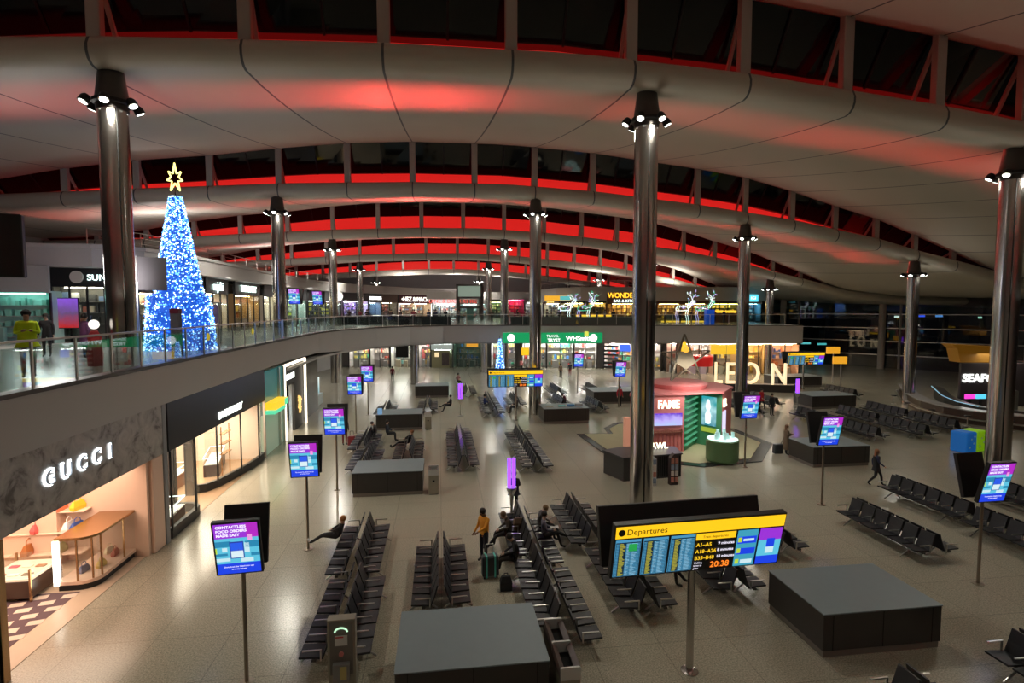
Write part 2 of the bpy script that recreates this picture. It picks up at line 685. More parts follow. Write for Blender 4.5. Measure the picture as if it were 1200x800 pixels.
# ---- right-hand facade
F0, F1 = Vector((44, 86.6)), Vector((86, 40))
fd = (F1 - F0).normalized()
FW = sthing('window_6')
mb = MB()
mb.add([(*F0, 0.05), (*F1, 0.05), (*F1, 10.6), (*F0, 10.6)], [(0, 1, 2, 3)])
mb.build('pane', glass_mat('facade_glass', (0.3, 0.33, 0.34), 0.14, 0.03), FW)
for z in (7.45, 5.55, 3.75, 1.85):
    mb = MB()
    q = fd.yx * .1
    mb.bar((F0.x - .1, F0.y - .1, z), (F1.x - .1, F1.y - .1, z), .12, .12)
    mb.build('transom', M_SATIN, FW)
L = (F1 - F0).length
for i in range(5):
    p = F0 + fd * (L * (.0 + .2 * i)) - fd * .15
    mb = MB()
    mb.cyl(p.x - .7, p.y - .7, 0, 10.3, .42, n=20)
    mb.build('post', M_POST, FW, True)
    mb = MB()
    mb.bar((p.x + fd.x * 2, p.y + fd.y * 2, 0), (p.x + fd.x * 2, p.y + fd.y * 2, 10.3), .22)
    mb.build('mullion', M_POST, FW)
mb = MB()
mb.box(94, -12, 0, 95, 60, 20)
struct(mb.build('wall_right', M_WHITE))

# ================================================================== COLUMNS
CX = [-11.6, 7.4, 24.7, 40.2]
CY = [21.0, 42.0, 62.5, 83.0, 104.0]


def make_column(X, Y, label, base=0.0):
    zl = zlip(X, Y)
    rz = zl - 2.0
    t = thing('steel_column', label, 'column', (X, Y, base), 0, 'polished steel columns carrying the roof')
    f = -PI / 2 - 0.12
    mb = MB()
    ring = []
    for z in (0, rz - .1 - base):
        ring.append([(.455 * math.cos(2 * PI * i / 40), .455 * math.sin(2 * PI * i / 40), z) for i in range(40)])
    mb.loft(ring, True, True)
    mb.build('shaft', M_STEEL, t, True)
    a = math.atan2(-Y, -X) + .25
    for s in (0, 2.1, 4.2):
        g = MB()
        g.bar((.44 * math.cos(a + s), .44 * math.sin(a + s), 0.02), (.44 * math.cos(a + s), .44 * math.sin(a + s), rz - .15 - base), .045, .06)
        g.build('groove', M_GROOVE, t)
    mb = MB()
    mb.lathe(0, 0, [(.48, rz - .2 - base), (.5, rz + .1 - base), (.5, rz + .25 - base), (.37, zl - .75 - base), (.3, zl - .7 - base)], 28)
    mb.build('capital', M_DKSTEEL, t, True)
    mb = MB()
    mb.lathe(0, 0, [(.52, rz - base), (.6, rz + .03 - base), (.6, rz + .14 - base), (.52, rz + .17 - base)], 28)
    mb.build('lamp_collar', M_BLACK, t, True)
    for i in range(6):
        b = a + .52 + i * PI / 3
        c, s_ = math.cos(b), math.sin(b)
        R = Matrix.Translation((c * .8, s_ * .8, rz - .02 - base)) @ Matrix.Rotation(b, 4, 'Z') @ Matrix.Rotation(-.5, 4, 'Y')
        mb = MB().tf(R)
        mb.use(M_BLACK).lathe(0, 0, [(.1, .2), (.15, .12), (.17, -.05), (.15, -.06)], 16)
        mb.use(M_SATIN).lathe(0, 0, [(.15, -.055), (.165, -.065), (.15, -.075)], 16)
        h = mb.build('flood_lamp', None, t, True)
        mb = MB().tf(R)
        mb.cyl(0, 0, -.085, -.06, .12, n=16)
        mb.build('lens', M_LAMPW if i % 3 else M_LAMPW, h)
    return t, rz


CLAB = {(-11.6, 21.0): 'nearest left steel column rising through the upper deck beside the lit tree',
        (7.4, 21.0): 'tall steel column in the middle just behind the big departures board',
        (24.7, 21.0): 'steel column at the right edge behind the tilted portrait screen',
        (-11.6, 42.0): 'steel column on the upper deck behind the glass balustrade right of the lit tree',
        (7.4, 42.0): 'steel column standing behind the second departures board',
        (24.7, 42.0): 'steel column in front of the glowing cafe letters',
        (40.2, 42.0): 'steel column left of the seafood bar near the dark window wall',
        (-11.6, 62.5): 'narrow steel column behind the bend of the upper deck',
        (7.4, 62.5): 'slim steel column rising just behind the small blue tree',
        (24.7, 62.5): 'distant steel column hidden mostly behind the middle column',
        (40.2, 62.5): 'distant steel column at the right end of the far upper deck',
        (-11.6, 83.0): 'far steel column above the left shop row roof',
        (7.4, 83.0): 'far steel column beside the glass lift on the upper deck',
        (24.7, 83.0): 'far steel column above the restaurant pavilion roof',
        (40.2, 83.0): 'far steel column behind the right pavilion corner',
        (-11.6, 104.0): 'farthest steel column of the left line', (7.4, 104.0): 'farthest steel column by the lift shaft top',
        (24.7, 104.0): 'farthest steel column above the middle pavilion'}
for i, X in enumerate(CX):
    for j, Y in enumerate(CY):
        X = CX[i]
        if (X, Y) not in CLAB:
            continue
        lab = CLAB[(X, Y)]
        if j == 0:
            X = {0: -11.15, 1: 8.1}.get(i, X)
        else:
            X = CX[i]
        t, rz = make_column(X, Y, lab)
        for k in range(2 if j < 2 else 1):
            b = -PI / 2 + k * PI + .3
            l = bpy.data.lights.new('column_flood', 'SPOT')
            l.energy = FLOOD / (2 if j < 2 else 1) * (1.0, 1.0, .55, .4)[i]
            l.spot_size = math.radians(166)
            l.spot_blend = .6
            l.shadow_soft_size = .3
            l.color = (1.0, .95, .82)
            o = bpy.data.objects.new('column_flood', l)
            COL.objects.link(o)
            o.location = (X + .85 * math.cos(b), Y + .85 * math.sin(b), rz - .2)
        l = bpy.data.lights.new('added_roof_fill', 'SPOT')  # added fill beside the shaft to brighten the roof lining
        l.energy = ROOF_FILL * (1, 1, .8, .5)[i]
        l.spot_size = math.radians(140)
        l.spot_blend = 1
        l.shadow_soft_size = .2
        l.color = (1.0, .93, .78)
        o = bpy.data.objects.new('added_roof_fill', l)
        COL.objects.link(o)
        o.location = (X + .3, Y - .75, 8.6)
        o.rotation_euler = (PI, 0, 0)
l = bpy.data.lights.new('added_bulkhead_fill', 'SPOT')  # added fill spot to brighten the left pavilion bulkhead
l.energy = 900
l.spot_size = math.radians(75)
l.spot_blend = 1
l.shadow_soft_size = .25
l.color = (1.0, .94, .9)
o = bpy.data.objects.new('added_bulkhead_fill', l)
COL.objects.link(o)
o.location = (-11.7, 21.6, 9.3)
o.rotation_euler = Vector((-8, 14, 1.8)).to_track_quat('-Z', 'Y').to_euler()
# column floods of the bay behind the camera, plus added upward fill for the roof lip
for X in (-11.4, 7.8, 24.7):
    for nm, en, zz, rx, sp in (('column_flood', FLOOD * .4, zlip(X, -1) - 2.2, 0, 150), ('added_roof_fill', ROOF_FILL * 4, 8.6, PI, 140)):
        l = bpy.data.lights.new(nm, 'SPOT')
        l.energy = en
        l.spot_size = math.radians(sp)
        l.spot_blend = 1
        l.shadow_soft_size = .2
        l.color = (1.0, .94, .8)
        o = bpy.data.objects.new(nm, l)
        COL.objects.link(o)
        o.location = (X, -1.0, zz)
        o.rotation_euler = (rx, 0, 0)
# red wash from the ledges, beam kept level along the lining
for Y in ROWS[1:] + [YEND - .4]:
    PP = POSTS[2:-1]
    for a, b in zip(PP[::2], PP[2::2]):
        X = (a + b) / 2
        Yp = ROWS[max(0, (ROWS + [YEND - .4]).index(Y) - 1)]
        za, zb = zlip(a, Yp), zlip(b, Yp)
        o = area('ledge_wash', (X, Y - .45, (za + zb) / 2 - .98), math.hypot(b - a, zb - za), RED_BEAM * (.17 + .04 * min(22, abs(X - 3))), (1, .07, .05), (0, -1, 0), math.radians(4.6), .34)
        o.rotation_euler = (Matrix.Rotation(-math.atan2(zb - za, b - a), 4, 'Y') @ Matrix.Rotation(-PI / 2 - math.radians(.9), 4, 'X')).to_euler()
# ================================================================== UPPER DECK
def polyline_pts(pts, step):
    out = []
    acc = 0
    for a, b in zip(pts, pts[1:]):
        a, b = Vector(a), Vector(b)
        L = (b - a).length
        while acc <= L:
            out.append(tuple(a + (b - a) * (acc / L)))
            acc += step
        acc -= L
    return out


def balustrade(pts, step, label, z=ZM + .05, h=1.15, glass=True, rail=None):
    t = thing('balustrade', label, 'railing', (pts[0][0], pts[0][1], z))
    O = Vector((pts[0][0], pts[0][1], 0))
    P = [(p[0] - O.x, p[1] - O.y) for p in polyline_pts(pts, step)]
    rail = rail or M_SATIN
    mb = MB()
    mb.tube([(x, y, h) for x, y in P], .032, 8)
    mb.build('handrail', rail, t, True)
    for x, y in P:
        p = MB()
        p.box(x - .02, y - .035, 0, x + .02, y + .035, h - .03)
        p.build('post', rail, t)
    for (a, b), (c, d) in zip(P, P[1:]):
        if glass:
            g = MB()
            u = Vector((c - a, d - b)).normalized() * .05
            g.bar((a + u.x, b + u.y, .53), (c - u.x, d - u.y, .53), .012, .95)
            g.build('pane', M_BALGLASS, t)
        else:
            g = MB()
            for q in (.35, .7):
                g.bar((a, b, q), (c, d, q), .02)
            g.build('lower_rail', rail, t)
    return t


balustrade([(-9.78, 1.6), (-9.78, 36.0)], 1.62, 'glass balustrade along the long straight edge of the upper deck on the left')
BE = off_edge(EDGE, -0.08)
balustrade(BE[1:], 2.1, 'glass balustrade round the bend and far edge of the upper deck')

PAV = [(-36, 33.6), (-19.6, 34.2), (-17.6, 35.8), (-16.8, 40), (-17, 55), (-16.9, 73), (-14, 85.5), (-9.5, 96), (-2.4, 106), (4, 108)]


def hit(x, poly):
    """where the sight line of pixel column x meets a plan polyline"""
    r = Vector(cp(x, 1.0))
    for a, b in zip(poly, poly[1:]):
        a, b = Vector(a), Vector(b)
        e = b - a
        den = r.x * e.y - r.y * e.x
        if abs(den) < 1e-9:
            continue
        k = (a.x * e.y - a.y * e.x) / den
        s_ = (a.x * r.y - a.y * r.x) / den
        if k > 0 and -1e-6 <= s_ <= 1 + 1e-6:
            return a + e * s_
    return None


def ribbon(mb, pts, z0, z1, thick):
    I = off_edge(pts, -thick)
    for a, b, c, d in zip(pts, pts[1:], I[1:], I):
        mb.add([(*a, z0), (*b, z0), (*b, z1), (*a, z1), (*d, z0), (*c, z0), (*c, z1), (*d, z1)],
               [(0, 1, 2, 3), (7, 6, 5, 4), (0, 4, 5, 1), (3, 2, 6, 7), (0, 3, 7, 4), (1, 5, 6, 2)])


M_BULK = mat('pavilion_render', (0.5, 0.48, 0.47), .7, noise=.04)
mb = MB()
ribbon(mb, PAV, 10.7, 12.0, 1.2)
ribbon(mb, off_edge(PAV, .12), 11.75, 11.95, .3)
struct(mb.build('wall_pavilion', M_BULK))
mb = MB()
I2 = off_edge(PAV, -6)
ribbon(mb, off_edge(PAV, -3.6), 6.4, 10.7, .2)
struct(mb.build('wall_pavilion_inner', mat('dark_shop_wall', (0.05, 0.05, 0.055), .6)))
mb = MB()
mb.prism([*off_edge(PAV, -.6), (4, 112), (-36, 112)], 11.5, 11.6)
struct(mb.build('ceiling', M_BULK))
balustrade([(p[0], p[1]) for p in off_edge(PAV[1:7], -1.2)], 3.0, 'thin metal guard rail on top of the upper shop row roof', z=12.0, h=1.0, glass=False)


LAMPK = 4.2


def shop_unit(A, B, z0, z1, zf, name, label, fascia=M_DARKFASCIA, wallc=(.7, .68, .65), lamp=(1, .95, .85), le=6.0, sign=None, signc=(1, 1, 1), ss=.6, depth=2.2,
              stock=None, sign_e=3.0, mull=3, sdx=0.5, frame=None, glass=True, floorz=None, seed=1, deskc=None, sz=None):
    """one lit shop front between plan points A and B (A left as seen from the hall)"""
    A, B = Vector(A), Vector(B)
    u = (B - A).normalized()
    W = (B - A).length
    ang = math.atan2(u.y, u.x)
    t = thing(name, label, 'shop', (A.x, A.y, z0), ang)
    H = z1 - z0
    hf = zf - z0
    rnd = random.Random(seed)
    mb = MB()
    mb.use(mat('shopwall_%d_%d_%d' % tuple(int(c * 100) for c in wallc), wallc, .7))
    mb.box(0, depth, 0, W, depth + .1, hf)
    mb.box(0, .1, 0, .08, depth, hf)
    mb.box(W - .08, .1, 0, W, depth, hf)
    mb.box(0, 0.1, hf, W, depth, hf + .1)
    mb.build('room_shell', None, t)
    mb = MB()
    mb.box(0, -.05, hf, W, .12, H, .01)
    mb.build('fascia', fascia, t)
    mb = MB()
    nl = max(1, int(W / 3))
    for i in range(nl):
        x = W * (i + .5) / nl
        mb.box(x - W / nl * .35, depth * .35, hf - .07, x + W / nl * .35, depth * .5, hf - .02)
    mb.build('ceiling_light', emat('lamp_%02d_%02d_%02d_%d' % (*[int(c * 99) for c in lamp], le * 10), lamp, le * LAMPK), t)
    fr = frame or M_BLACK
    for i in range(mull + 1):
        x = W * i / mull
        p = MB()
        p.box(x - .05, 0, 0, x + .05, .1, hf)
        p.build('mullion', fr, t)
    if glass:
        g = MB()
        g.box(.05, .04, .05, W - .05, .06, hf - .02)
        g.build('pane', M_GLASS, t)
    cols = stock or [(.8, .7, .55), (.6, .2, .15), (.2, .3, .5), (.85, .85, .8), (.1, .1, .1)]
    mb = MB()
    for sh in range(4):
        z = .35 + sh * hf * .21
        mb.use(mat('shelf_grey', (.35, .33, .3), .5)).box(.15, depth - .4, z - .04, W - .15, depth - .02, z)
        x = .25
        while x < W - .5:
            bw = rnd.uniform(.12, .5)
            c = rnd.choice(cols)
            if rnd.random() < .75:
                mb.use(mat('stock_%02d_%02d_%02d' % tuple(int(v * 99) for v in c), c, .5)).box(x, depth - .35, z, x + bw * .8, depth - .08, z + rnd.uniform(.2, hf * .17), .01)
            x += bw + .06
    o = mb.build('shelved_stock', None, t)
    o['kind'] = 'stuff'
    mb = MB()
    mb.box(W * .2, depth * .3, 0, W * .45, depth * .6, 1.0, .02)
    mb.build('display_counter', mat('counter_%02d' % int((deskc or wallc)[0] * 99), deskc or tuple(c * .6 for c in wallc), .4), t)
    mb = MB()
    mb.box(W * .6, depth * .35, 0, W * .8, depth * .6, .9, .02)
    mb.build('display_counter', mat('counter_%02d' % int((deskc or wallc)[0] * 99), deskc or tuple(c * .6 for c in wallc), .4), t)
    if sign:
        e = emat('sign_%02d_%02d_%02d_%d' % (*[int(c * 99) for c in signc], sign_e * 10), signc, sign_e)
        text('sign_lettering', sign, ss, e, t, (W * sdx, -.12, (sz if sz is not None else hf + (H - hf) * .5 - ss * .33)), align='CENTER', extrude=.03)
    return t


def pavshop(x0, x1, **k):
    P = off_edge(PAV, -.9)
    a, b = hit(x0, P), hit(x1, P)
    return shop_unit(a, b, ZM, 10.7, k.pop('zf', 9.5), **k)


TEALW = (0.35, 0.6, 0.55)
# left end of the upper deck
shop_unit((-34, 32.8), (-21.3, 33.3), ZM, 10.7, 9.2, 'service_counter', 'teal lit opening at the left end of the upper deck behind the hi-vis figure', mat('grey_panel', (.35, .35, .36), .6), (.4, .62, .58), (.4, 1, .85), 2.0, mull=4, glass=False, stock=[(.2, .4, .35)], seed=2, depth=1.0)
pavshop(62, 144, name='upper_shop', label='dark fronted upper shop with round disc sign beside the nearest left column', wallc=(.16, .15, .13), lamp=(1, .9, .7), le=5, sign='SUN', signc=(.75, 1, .97), ss=.5, sdx=.66, mull=4, zf=9.6, seed=3, depth=1.0)
pavshop(164, 240, name='upper_shop', label='cream lit upper shop half hidden behind the big blue tree', wallc=(.85, .75, .55), lamp=(1, .85, .6), le=8, mull=4, zf=9.3, seed=4, depth=1.0)
pavshop(242, 268, name='upper_shop', label='upper shop with small white script sign just right of the blue tree', wallc=(.7, .6, .45), lamp=(1, .85, .65), le=5, sign='rajski', signc=(.8, 1, .95), ss=1.0, mull=3, seed=5)
pavshop(276, 305, name='upper_shop', label='amber lit upper cafe with two-line white sign', wallc=(.35, .22, .1), lamp=(1, .75, .3), le=6, sign='THE DAIRY', signc=(.75, 1, .9), ss=.85, mull=4, stock=[(.6, .5, .1), (.3, .1, .05), (.5, .3, .1)], seed=6)
pavshop(310, 324, name='upper_shop', label='narrow cream lit upper unit left of the deck column', wallc=(.85, .78, .65), lamp=(1, .9, .7), le=6, mull=2, seed=7)
pavshop(338, 360, name='upper_shop', label='upper shop with yellow strips and pale cyan lamp line', wallc=(.5, .55, .5), lamp=(.7, 1, .95), le=6, mull=2, stock=[(.8, .75, .1), (.8, .7, .5)], zf=9.3, seed=8)
pavshop(362, 400, name='upper_shop', label='dark upper shop with yellow posts and a round clock sign', wallc=(.2, .2, .2), lamp=(.9, 1, 1), le=3, mull=4, stock=[(.9, .85, .1), (.1, .1, .1)], zf=9.3, seed=9)
pavshop(403, 432, name='upper_shop', label='upper shop with a lilac and white figure backdrop behind the glass', wallc=(.75, .65, .85), lamp=(.85, .8, 1), le=11, mull=2, stock=[(.2, .15, .5), (.9, .9, .95), (.5, .3, .6)], zf=9.4, seed=10)
pavshop(433, 447, name='upper_shop', label='black fronted upper shop with short white sign', wallc=(.25, .35, .5), lamp=(.7, .85, 1), le=6, sign='EVENMORE', signc=(1, 1, .95), ss=.75, mull=2, zf=9.2, seed=11)
pavshop(448, 466, name='upper_shop', label='brown upper shop with tilted blue screen', fascia=mat('brown_fascia', (.12, .06, .04), .4), wallc=(.25, .22, .2), lamp=(1, .8, .6), le=4, mull=2, zf=9.2, seed=12)
pavshop(468, 506, name='upper_shop', label='maroon fronted upper shop with two white glowing portals', fascia=mat('maroon_fascia', (.08, .012, .02), .4), wallc=(.6, .42, .3), lamp=(1, .85, .65), le=8, sign='•HEZ & MACK•', signc=(1, .95, .85), ss=1.15, mull=2, zf=9.1, frame=emat('portal_white', (1, .97, .9), 2.0), seed=13)
# disc sign + clock
p = hit(95, off_edge(PAV, -.8))
mb = MB()
mb.tf(Matrix.Translation((p.x, p.y - .2, 10.15)) @ Matrix.Rotation(PI / 2, 4, 'X')).cyl(0, 0, -.05, .05, .35, n=24)
tag(mb.build('disc_sign', mat('pale_disc', (.6, .55, .52), .5)), 'pale round disc sign beside teal letters on the dark upper shop', 'sign')
p = hit(392, off_edge(PAV, -.5))
mb = MB()
mb.tf(Matrix.Translation((p.x + .6, p.y - .5, 10.0)) @ Matrix.Rotation(PI / 2, 4, 'X')).cyl(0, 0, -.1, .1, .75, n=24)
tag(mb.build('round_sign', emat('disc_white', (1, .97, .9), 1.2)), 'glowing white round sign beside the narrow deck column', 'sign')

# ---- far end of the deck: shops straight ahead at about 105 m
for y in (38, 47, 56, 65, 74):
    area('added_deck_fill', (-17.4, y, 10.6), 1.2, 130, (1, .95, .88), (.5, 0, -1), PI, 7)  # added fill under the bulkhead, brightens the deck
for x, y in ((-6, 101), (3, 104), (12, 104), (-20, 70), (-22, 48)):
    area('added_pavilion_fill', (x, y, 12.3), 2, 420, (1, .9, .86), (0, .25, 1), PI, 2)  # added fill above the shop roofs, brightens the far end
for x, d in ((700, 84), (790, 84), (860, 84)):
    area('added_pavilion_fill', (*cp(x, d), 11.7), 2, 260, (1, .92, .8), (0, 0, 1), PI, 2)  # same added fill above the right pavilion
FARW = [cp(x, 104) for x in (500, 560, 620, 640, 700)]
mb = MB()
ribbon(mb, FARW, 9.9, 11.3, 1.0)
struct(mb.build('wall_pavilion_far', M_BULK))
P = off_edge(FARW, -.4)
shop_unit(hit(507, P), hit(536, P), ZM, 10.2, 9.0, 'upper_shop', 'bright white far shop with red and white sign left of the glass lift', emat('pale_sign_band', (.9, .75, .75), .9), (.8, .8, .8), (1, 1, 1), 9, 'DINE & DASH', (.85, .12, .08), 1.0, sign_e=1.6, mull=3, seed=14)
shop_unit(hit(537, P), hit(572, P), ZM, 10.2, 9.0, 'upper_shop', 'far shop with red sign seen through the glass lift', mat('grey_panel', (.35, .35, .36), .6), (.6, .65, .65), (.8, 1, .95), 6, 'KI REAL', (.85, .1, .08), 1.2, sign_e=1.5, mull=3, seed=15)
shop_unit(hit(573, P), hit(590, P), ZM, 10.2, 9.4, 'upper_shop', 'grey green far unit with two yellow lamps beside the column', mat('grey_green', (.12, .16, .14), .6), (.2, .3, .25), (.9, 1, .4), 4, mull=2, seed=16)
shop_unit(hit(592, P), hit(614, P), ZM, 10.2, 9.7, 'upper_shop', 'magenta walled far shop with red displays', emat('magenta_front', (.75, .02, .2), .9), (.7, .05, .2), (1, .35, .5), 7, 'XU', (1, .8, .85), .9, sign_e=1.5, mull=2, stock=[(.8, .05, .05), (.8, .6, .5), (.1, .1, .1)], seed=17)
shop_unit(hit(615, P), hit(636, P), ZM, 10.2, 9.3, 'upper_shop', 'pale far unit between the magenta shop and the pavilion', M_BULK, (.6, .6, .62), (1, .95, .9), 5, mull=2, seed=18)

# ---- right-hand restaurant pavilion
RP = [cp(x, d) for x, d in ((628, 92), (652, 82), (680, 78), (760, 78), (830, 78), (896, 78), )]
RPB = RP + [(RP[-1][0] + 2, RP[-1][1] + 14)]
mb = MB()
ribbon(mb, RPB, 9.3, 11.3, 1.0)
ribbon(mb, off_edge(RPB, .12), 11.05, 11.25, .3)
struct(mb.build('wall_pavilion_right', M_BULK))
mb = MB()
mb.prism([*off_edge(RPB, -.5), (RP[0][0] + 6, 112), (RP[0][0], 108)], 11.0, 11.1)
struct(mb.build('ceiling', M_BULK))
balustrade(off_edge(RPB[:4], -.6), 3.0, 'thin metal guard rail on top of the right pavilion roof', z=11.3, h=.9, glass=False)
P = off_edge(RP, -.7) + [cp(900, 78.7)]
AMB = [(.7, .5, .1), (.5, .3, .1), (.2, .1, .05), (.75, .65, .3)]
shop_unit(hit(637, P), hit(655, P), ZM, 9.9, 9.0, 'restaurant', 'far restaurant with yellow and teal sign bar at the left end of the pavilion', mat('brown_fascia', (.12, .06, .04), .4), (.7, .62, .5), (1, .9, .75), 7, 'ESTIATO', (1, .7, .1), .9, sign_e=1.8, mull=2, seed=19, depth=1.1)
shop_unit(hit(657, P), hit(684, P), ZM, 9.3, 9.0, 'restaurant', 'yellow lit cafe counter behind the left reindeer figure', M_DARKFASCIA, (.6, .5, .3), (1, .85, .4), 9, mull=4, stock=AMB, seed=20, depth=.7)
shop_unit(hit(689, P), hit(710, P), ZM, 9.3, 9.0, 'restaurant', 'yellow lit cafe bay left of the orange and blue sign', M_DARKFASCIA, (.6, .45, .2), (1, .8, .35), 9, mull=3, stock=AMB, seed=21, depth=.7)
shop_unit(hit(711, P), hit(757, P), ZM, 9.3, 8.9, 'restaurant', 'amber lit bar front under the large orange and blue lettering', M_DARKFASCIA, (.45, .28, .1), (1, .7, .25), 9, mull=8, stock=AMB, frame=M_WOOD, seed=22)
shop_unit(hit(770, P), hit(832, P), ZM, 9.3, 8.9, 'restaurant', 'dark brown restaurant with golden bar strip and a red lamp', mat('brown_fascia', (.12, .06, .04), .4), (.25, .14, .06), (1, .7, .25), 7, mull=6, stock=AMB, frame=M_WOOD, seed=23)
shop_unit(hit(833, P), hit(872, P), ZM, 9.3, 8.9, 'restaurant', 'dark restaurant bay with yellow lamp line behind the right reindeer', mat('brown_fascia', (.12, .06, .04), .4), (.2, .18, .08), (1, .85, .2), 6, mull=4, stock=AMB, seed=24)
shop_unit(hit(873, P), hit(892, P), ZM, 9.3, 8.9, 'restaurant', 'end bay of the pavilion with blue poster', M_BULK, (.15, .3, .4), (.4, .8, 1), 4, mull=2, seed=25)


def board_sign(x0, x1, d, z0, z1, m, name, label):
    a, b = Vector(cp(x0, d)), Vector(cp(x1, d))
    u = b - a
    t = thing(name, label, 'sign', (a.x, a.y, z0), math.atan2(u.y, u.x))
    mb = MB()
    mb.box(0, 0, 0, u.length, .2, z1 - z0, .02)
    mb.build('panel', m, t)
    return t, u.length


t, W = board_sign(711, 758, 76.8, 9.0, 10.5, mat('brown_fascia', (.12, .06, .04), .4), 'restaurant_sign', 'wide restaurant sign in orange and blue letters on the pavilion')
text('lettering', 'WONDER', 1.0, emat('sign_orange', (1, .5, .03), 1.8), t, (.1, -.06, .75), extrude=.03, sx=.9, bold=.02)
text('lettering', 'TREE', 1.0, emat('sign_blue', (.05, .5, .95), 1.8), t, (3.55, -.06, .75), extrude=.03, sx=.9, bold=.02)
text('lettering', 'BAR & KITCHEN', .55, emat('sign_pale', (.8, 1, 1), 2.2), t, (.9, -.06, .12), extrude=.03)
t, W = board_sign(876, 888, 76.5, 9.2, 10.2, emat('sign_cyan_board', (.1, .65, .8), 1.3), 'cyan_sign', 'small cyan sign at the right end of the pavilion')
text('lettering', 'IGI', .6, emat('sign_pale', (.8, 1, 1), 2.2), t, (W / 2, -.04, .3), align='CENTER')
t, W = board_sign(638, 668, 79.5, 9.4, 10.1, emat('sign_amber_board', (.9, .45, .03), 1.0), 'amber_sign', 'amber sign bar with a teal end above the far left restaurant')
mb = MB()
mb.box(W * .6, -.03, .05, W, 0, .65)
mb.build('teal_end', emat('sign_teal', (.1, .5, .5), 1), t)
# back-bar glow strips
for x0, x1, y, d, lab in ((675, 716, 370, 74, 'glowing yellow bar front left of the orange sign'), (775, 832, 377, 73, 'long glowing yellow bar front under the dark restaurant'), (836, 862, 365, 74, 'glowing yellow menu strip behind the blue bin')):
    a, b = Vector(cp(x0, d)), Vector(cp(x1, d))
    z = CAM_H + (360 - y) / 640 * d
    mb = MB()
    u = b - a
    mb.bar((0, 0, 0), (u.x, u.y, 0), .3, .3)
    t = mb.build('bar_light', emat('bar_yellow', (1, .55, .04), 1.3), None, loc=(a.x, a.y, z))
    mb = MB()
    v = u * .5
    mb.bar((0, 0, -.5 * (z - ZM) - .1), (u.x, u.y, -.5 * (z - ZM) - .1), .5, z - ZM - .25)
    mb.build('bar_body', M_WOOD, t)
    tag(t, lab, 'bar counter')

area('added_deck_fill', (-20.5, 31.5, 10.4), 2.0, 330, (1, .96, .9), (.5, -1, -1), PI, 2)  # added fill to brighten the hi-vis jacket
# ---- glass lift tower
a = Vector(cp(536, 84))
b = Vector(cp(564.5, 84))
u = b - a
t = thing('lift_tower', 'dark framed glass lift tower with a pale green lit top box', 'lift', (a.x, a.y, ZM), math.atan2(u.y, u.x))
W = u.length
for x in (0, W):
    for y in (0, 2.6):
        mb = MB()
        mb.box(x - .16, y - .16, 0, x + .16, y + .16, 5.4)
        mb.build('frame_post', M_DKSTEEL, t)
for z in (2.0, 3.5, 5.4):
    mb = MB()
    mb.box(-.16, -.16, z - .14, W + .16, 2.76, z + .14)
    mb.build('frame_ring', M_DKSTEEL, t)
mb = MB()
mb.box(.16, 0, 3.64, W - .16, .05, 5.26)
mb.build('top_glass', emat('lift_green', (.33, .42, .33), .6), t)
mb = MB()
mb.box(.16, .02, .1, W - .16, .05, 3.4)
mb.build('pane', M_GLASS, t)
mb = MB()
mb.box(W * .35, .9, 0, W * .65, 1.6, 1.9, .05)
mb.build('lift_car', mat('teal_car', (.2, .4, .38), .3), t)

# ---- tall blue tree and small blue tree
def light_tree(name, label, X, Y, z, H, R, nlamp, seed, parts=True, lampr=.035):
    t = thing(name, label, 'christmas tree', (X, Y, z))
    rnd = random.Random(seed)
    mb = MB()
    rings = []
    N = 44
    L = 40
    for i in range(L + 1):
        h = i / L
        base = R * (1 - h) ** .82 * (1.0 if h < .3 else 1.0) + .05 * R
        if h < .36:
            base = R * (1.0 - .35 * h)
        else:
            base = R * lerp(.70, .18, (h - .36) / .64)
        rings.append([((base * (1 + rnd.uniform(-.05, .05))) * math.cos(2 * PI * j / N), (base * (1 + rnd.uniform(-.05, .05))) * math.sin(2 * PI * j / N), h * H) for j in range(N)])
    mb.loft(rings, True, True)
    mb.build('foliage_cone', mat('blue_lit_net', (.01, .05, .3), .6, emit=(.01, .13, .8), es=.6, noise=.5, scale=9), t)
    for c, m, k in (((.15, .45, 1.0), 3.4, .42), ((.6, .82, 1.0), 5.2, .34), ((.02, .2, 1.0), 2.2, .3)):
        mb = MB()
        for i in range(int(nlamp * k)):
            h = rnd.random() ** 1.15
            base = R * (1.0 - .35 * h) if h < .36 else R * lerp(.70, .18, (h - .36) / .64)
            a = rnd.uniform(0, 2 * PI)
            r = base * rnd.uniform(1.0, 1.09)
            q = lampr * rnd.uniform(.6, 1.3)
            x, y, zz = r * math.cos(a), r * math.sin(a), h * H
            mb.add([(x + q, y, zz), (x - q, y, zz), (x, y + q, zz), (x, y - q, zz), (x, y, zz + q), (x, y, zz - q)],
                   [(0, 2, 4), (2, 1, 4), (1, 3, 4), (3, 0, 4), (2, 0, 5), (1, 2, 5), (3, 1, 5), (0, 3, 5)])
        o = mb.build('fairy_lights', emat('fairy_%d' % int(m * 10), c, m * .8), t)
        o['kind'] = 'stuff'
    mb = MB()
    mb.cyl(0, 0, H - .1, H + .35, .03, n=8)
    mb.build('finial_rod', M_DKSTEEL, t)
    return t


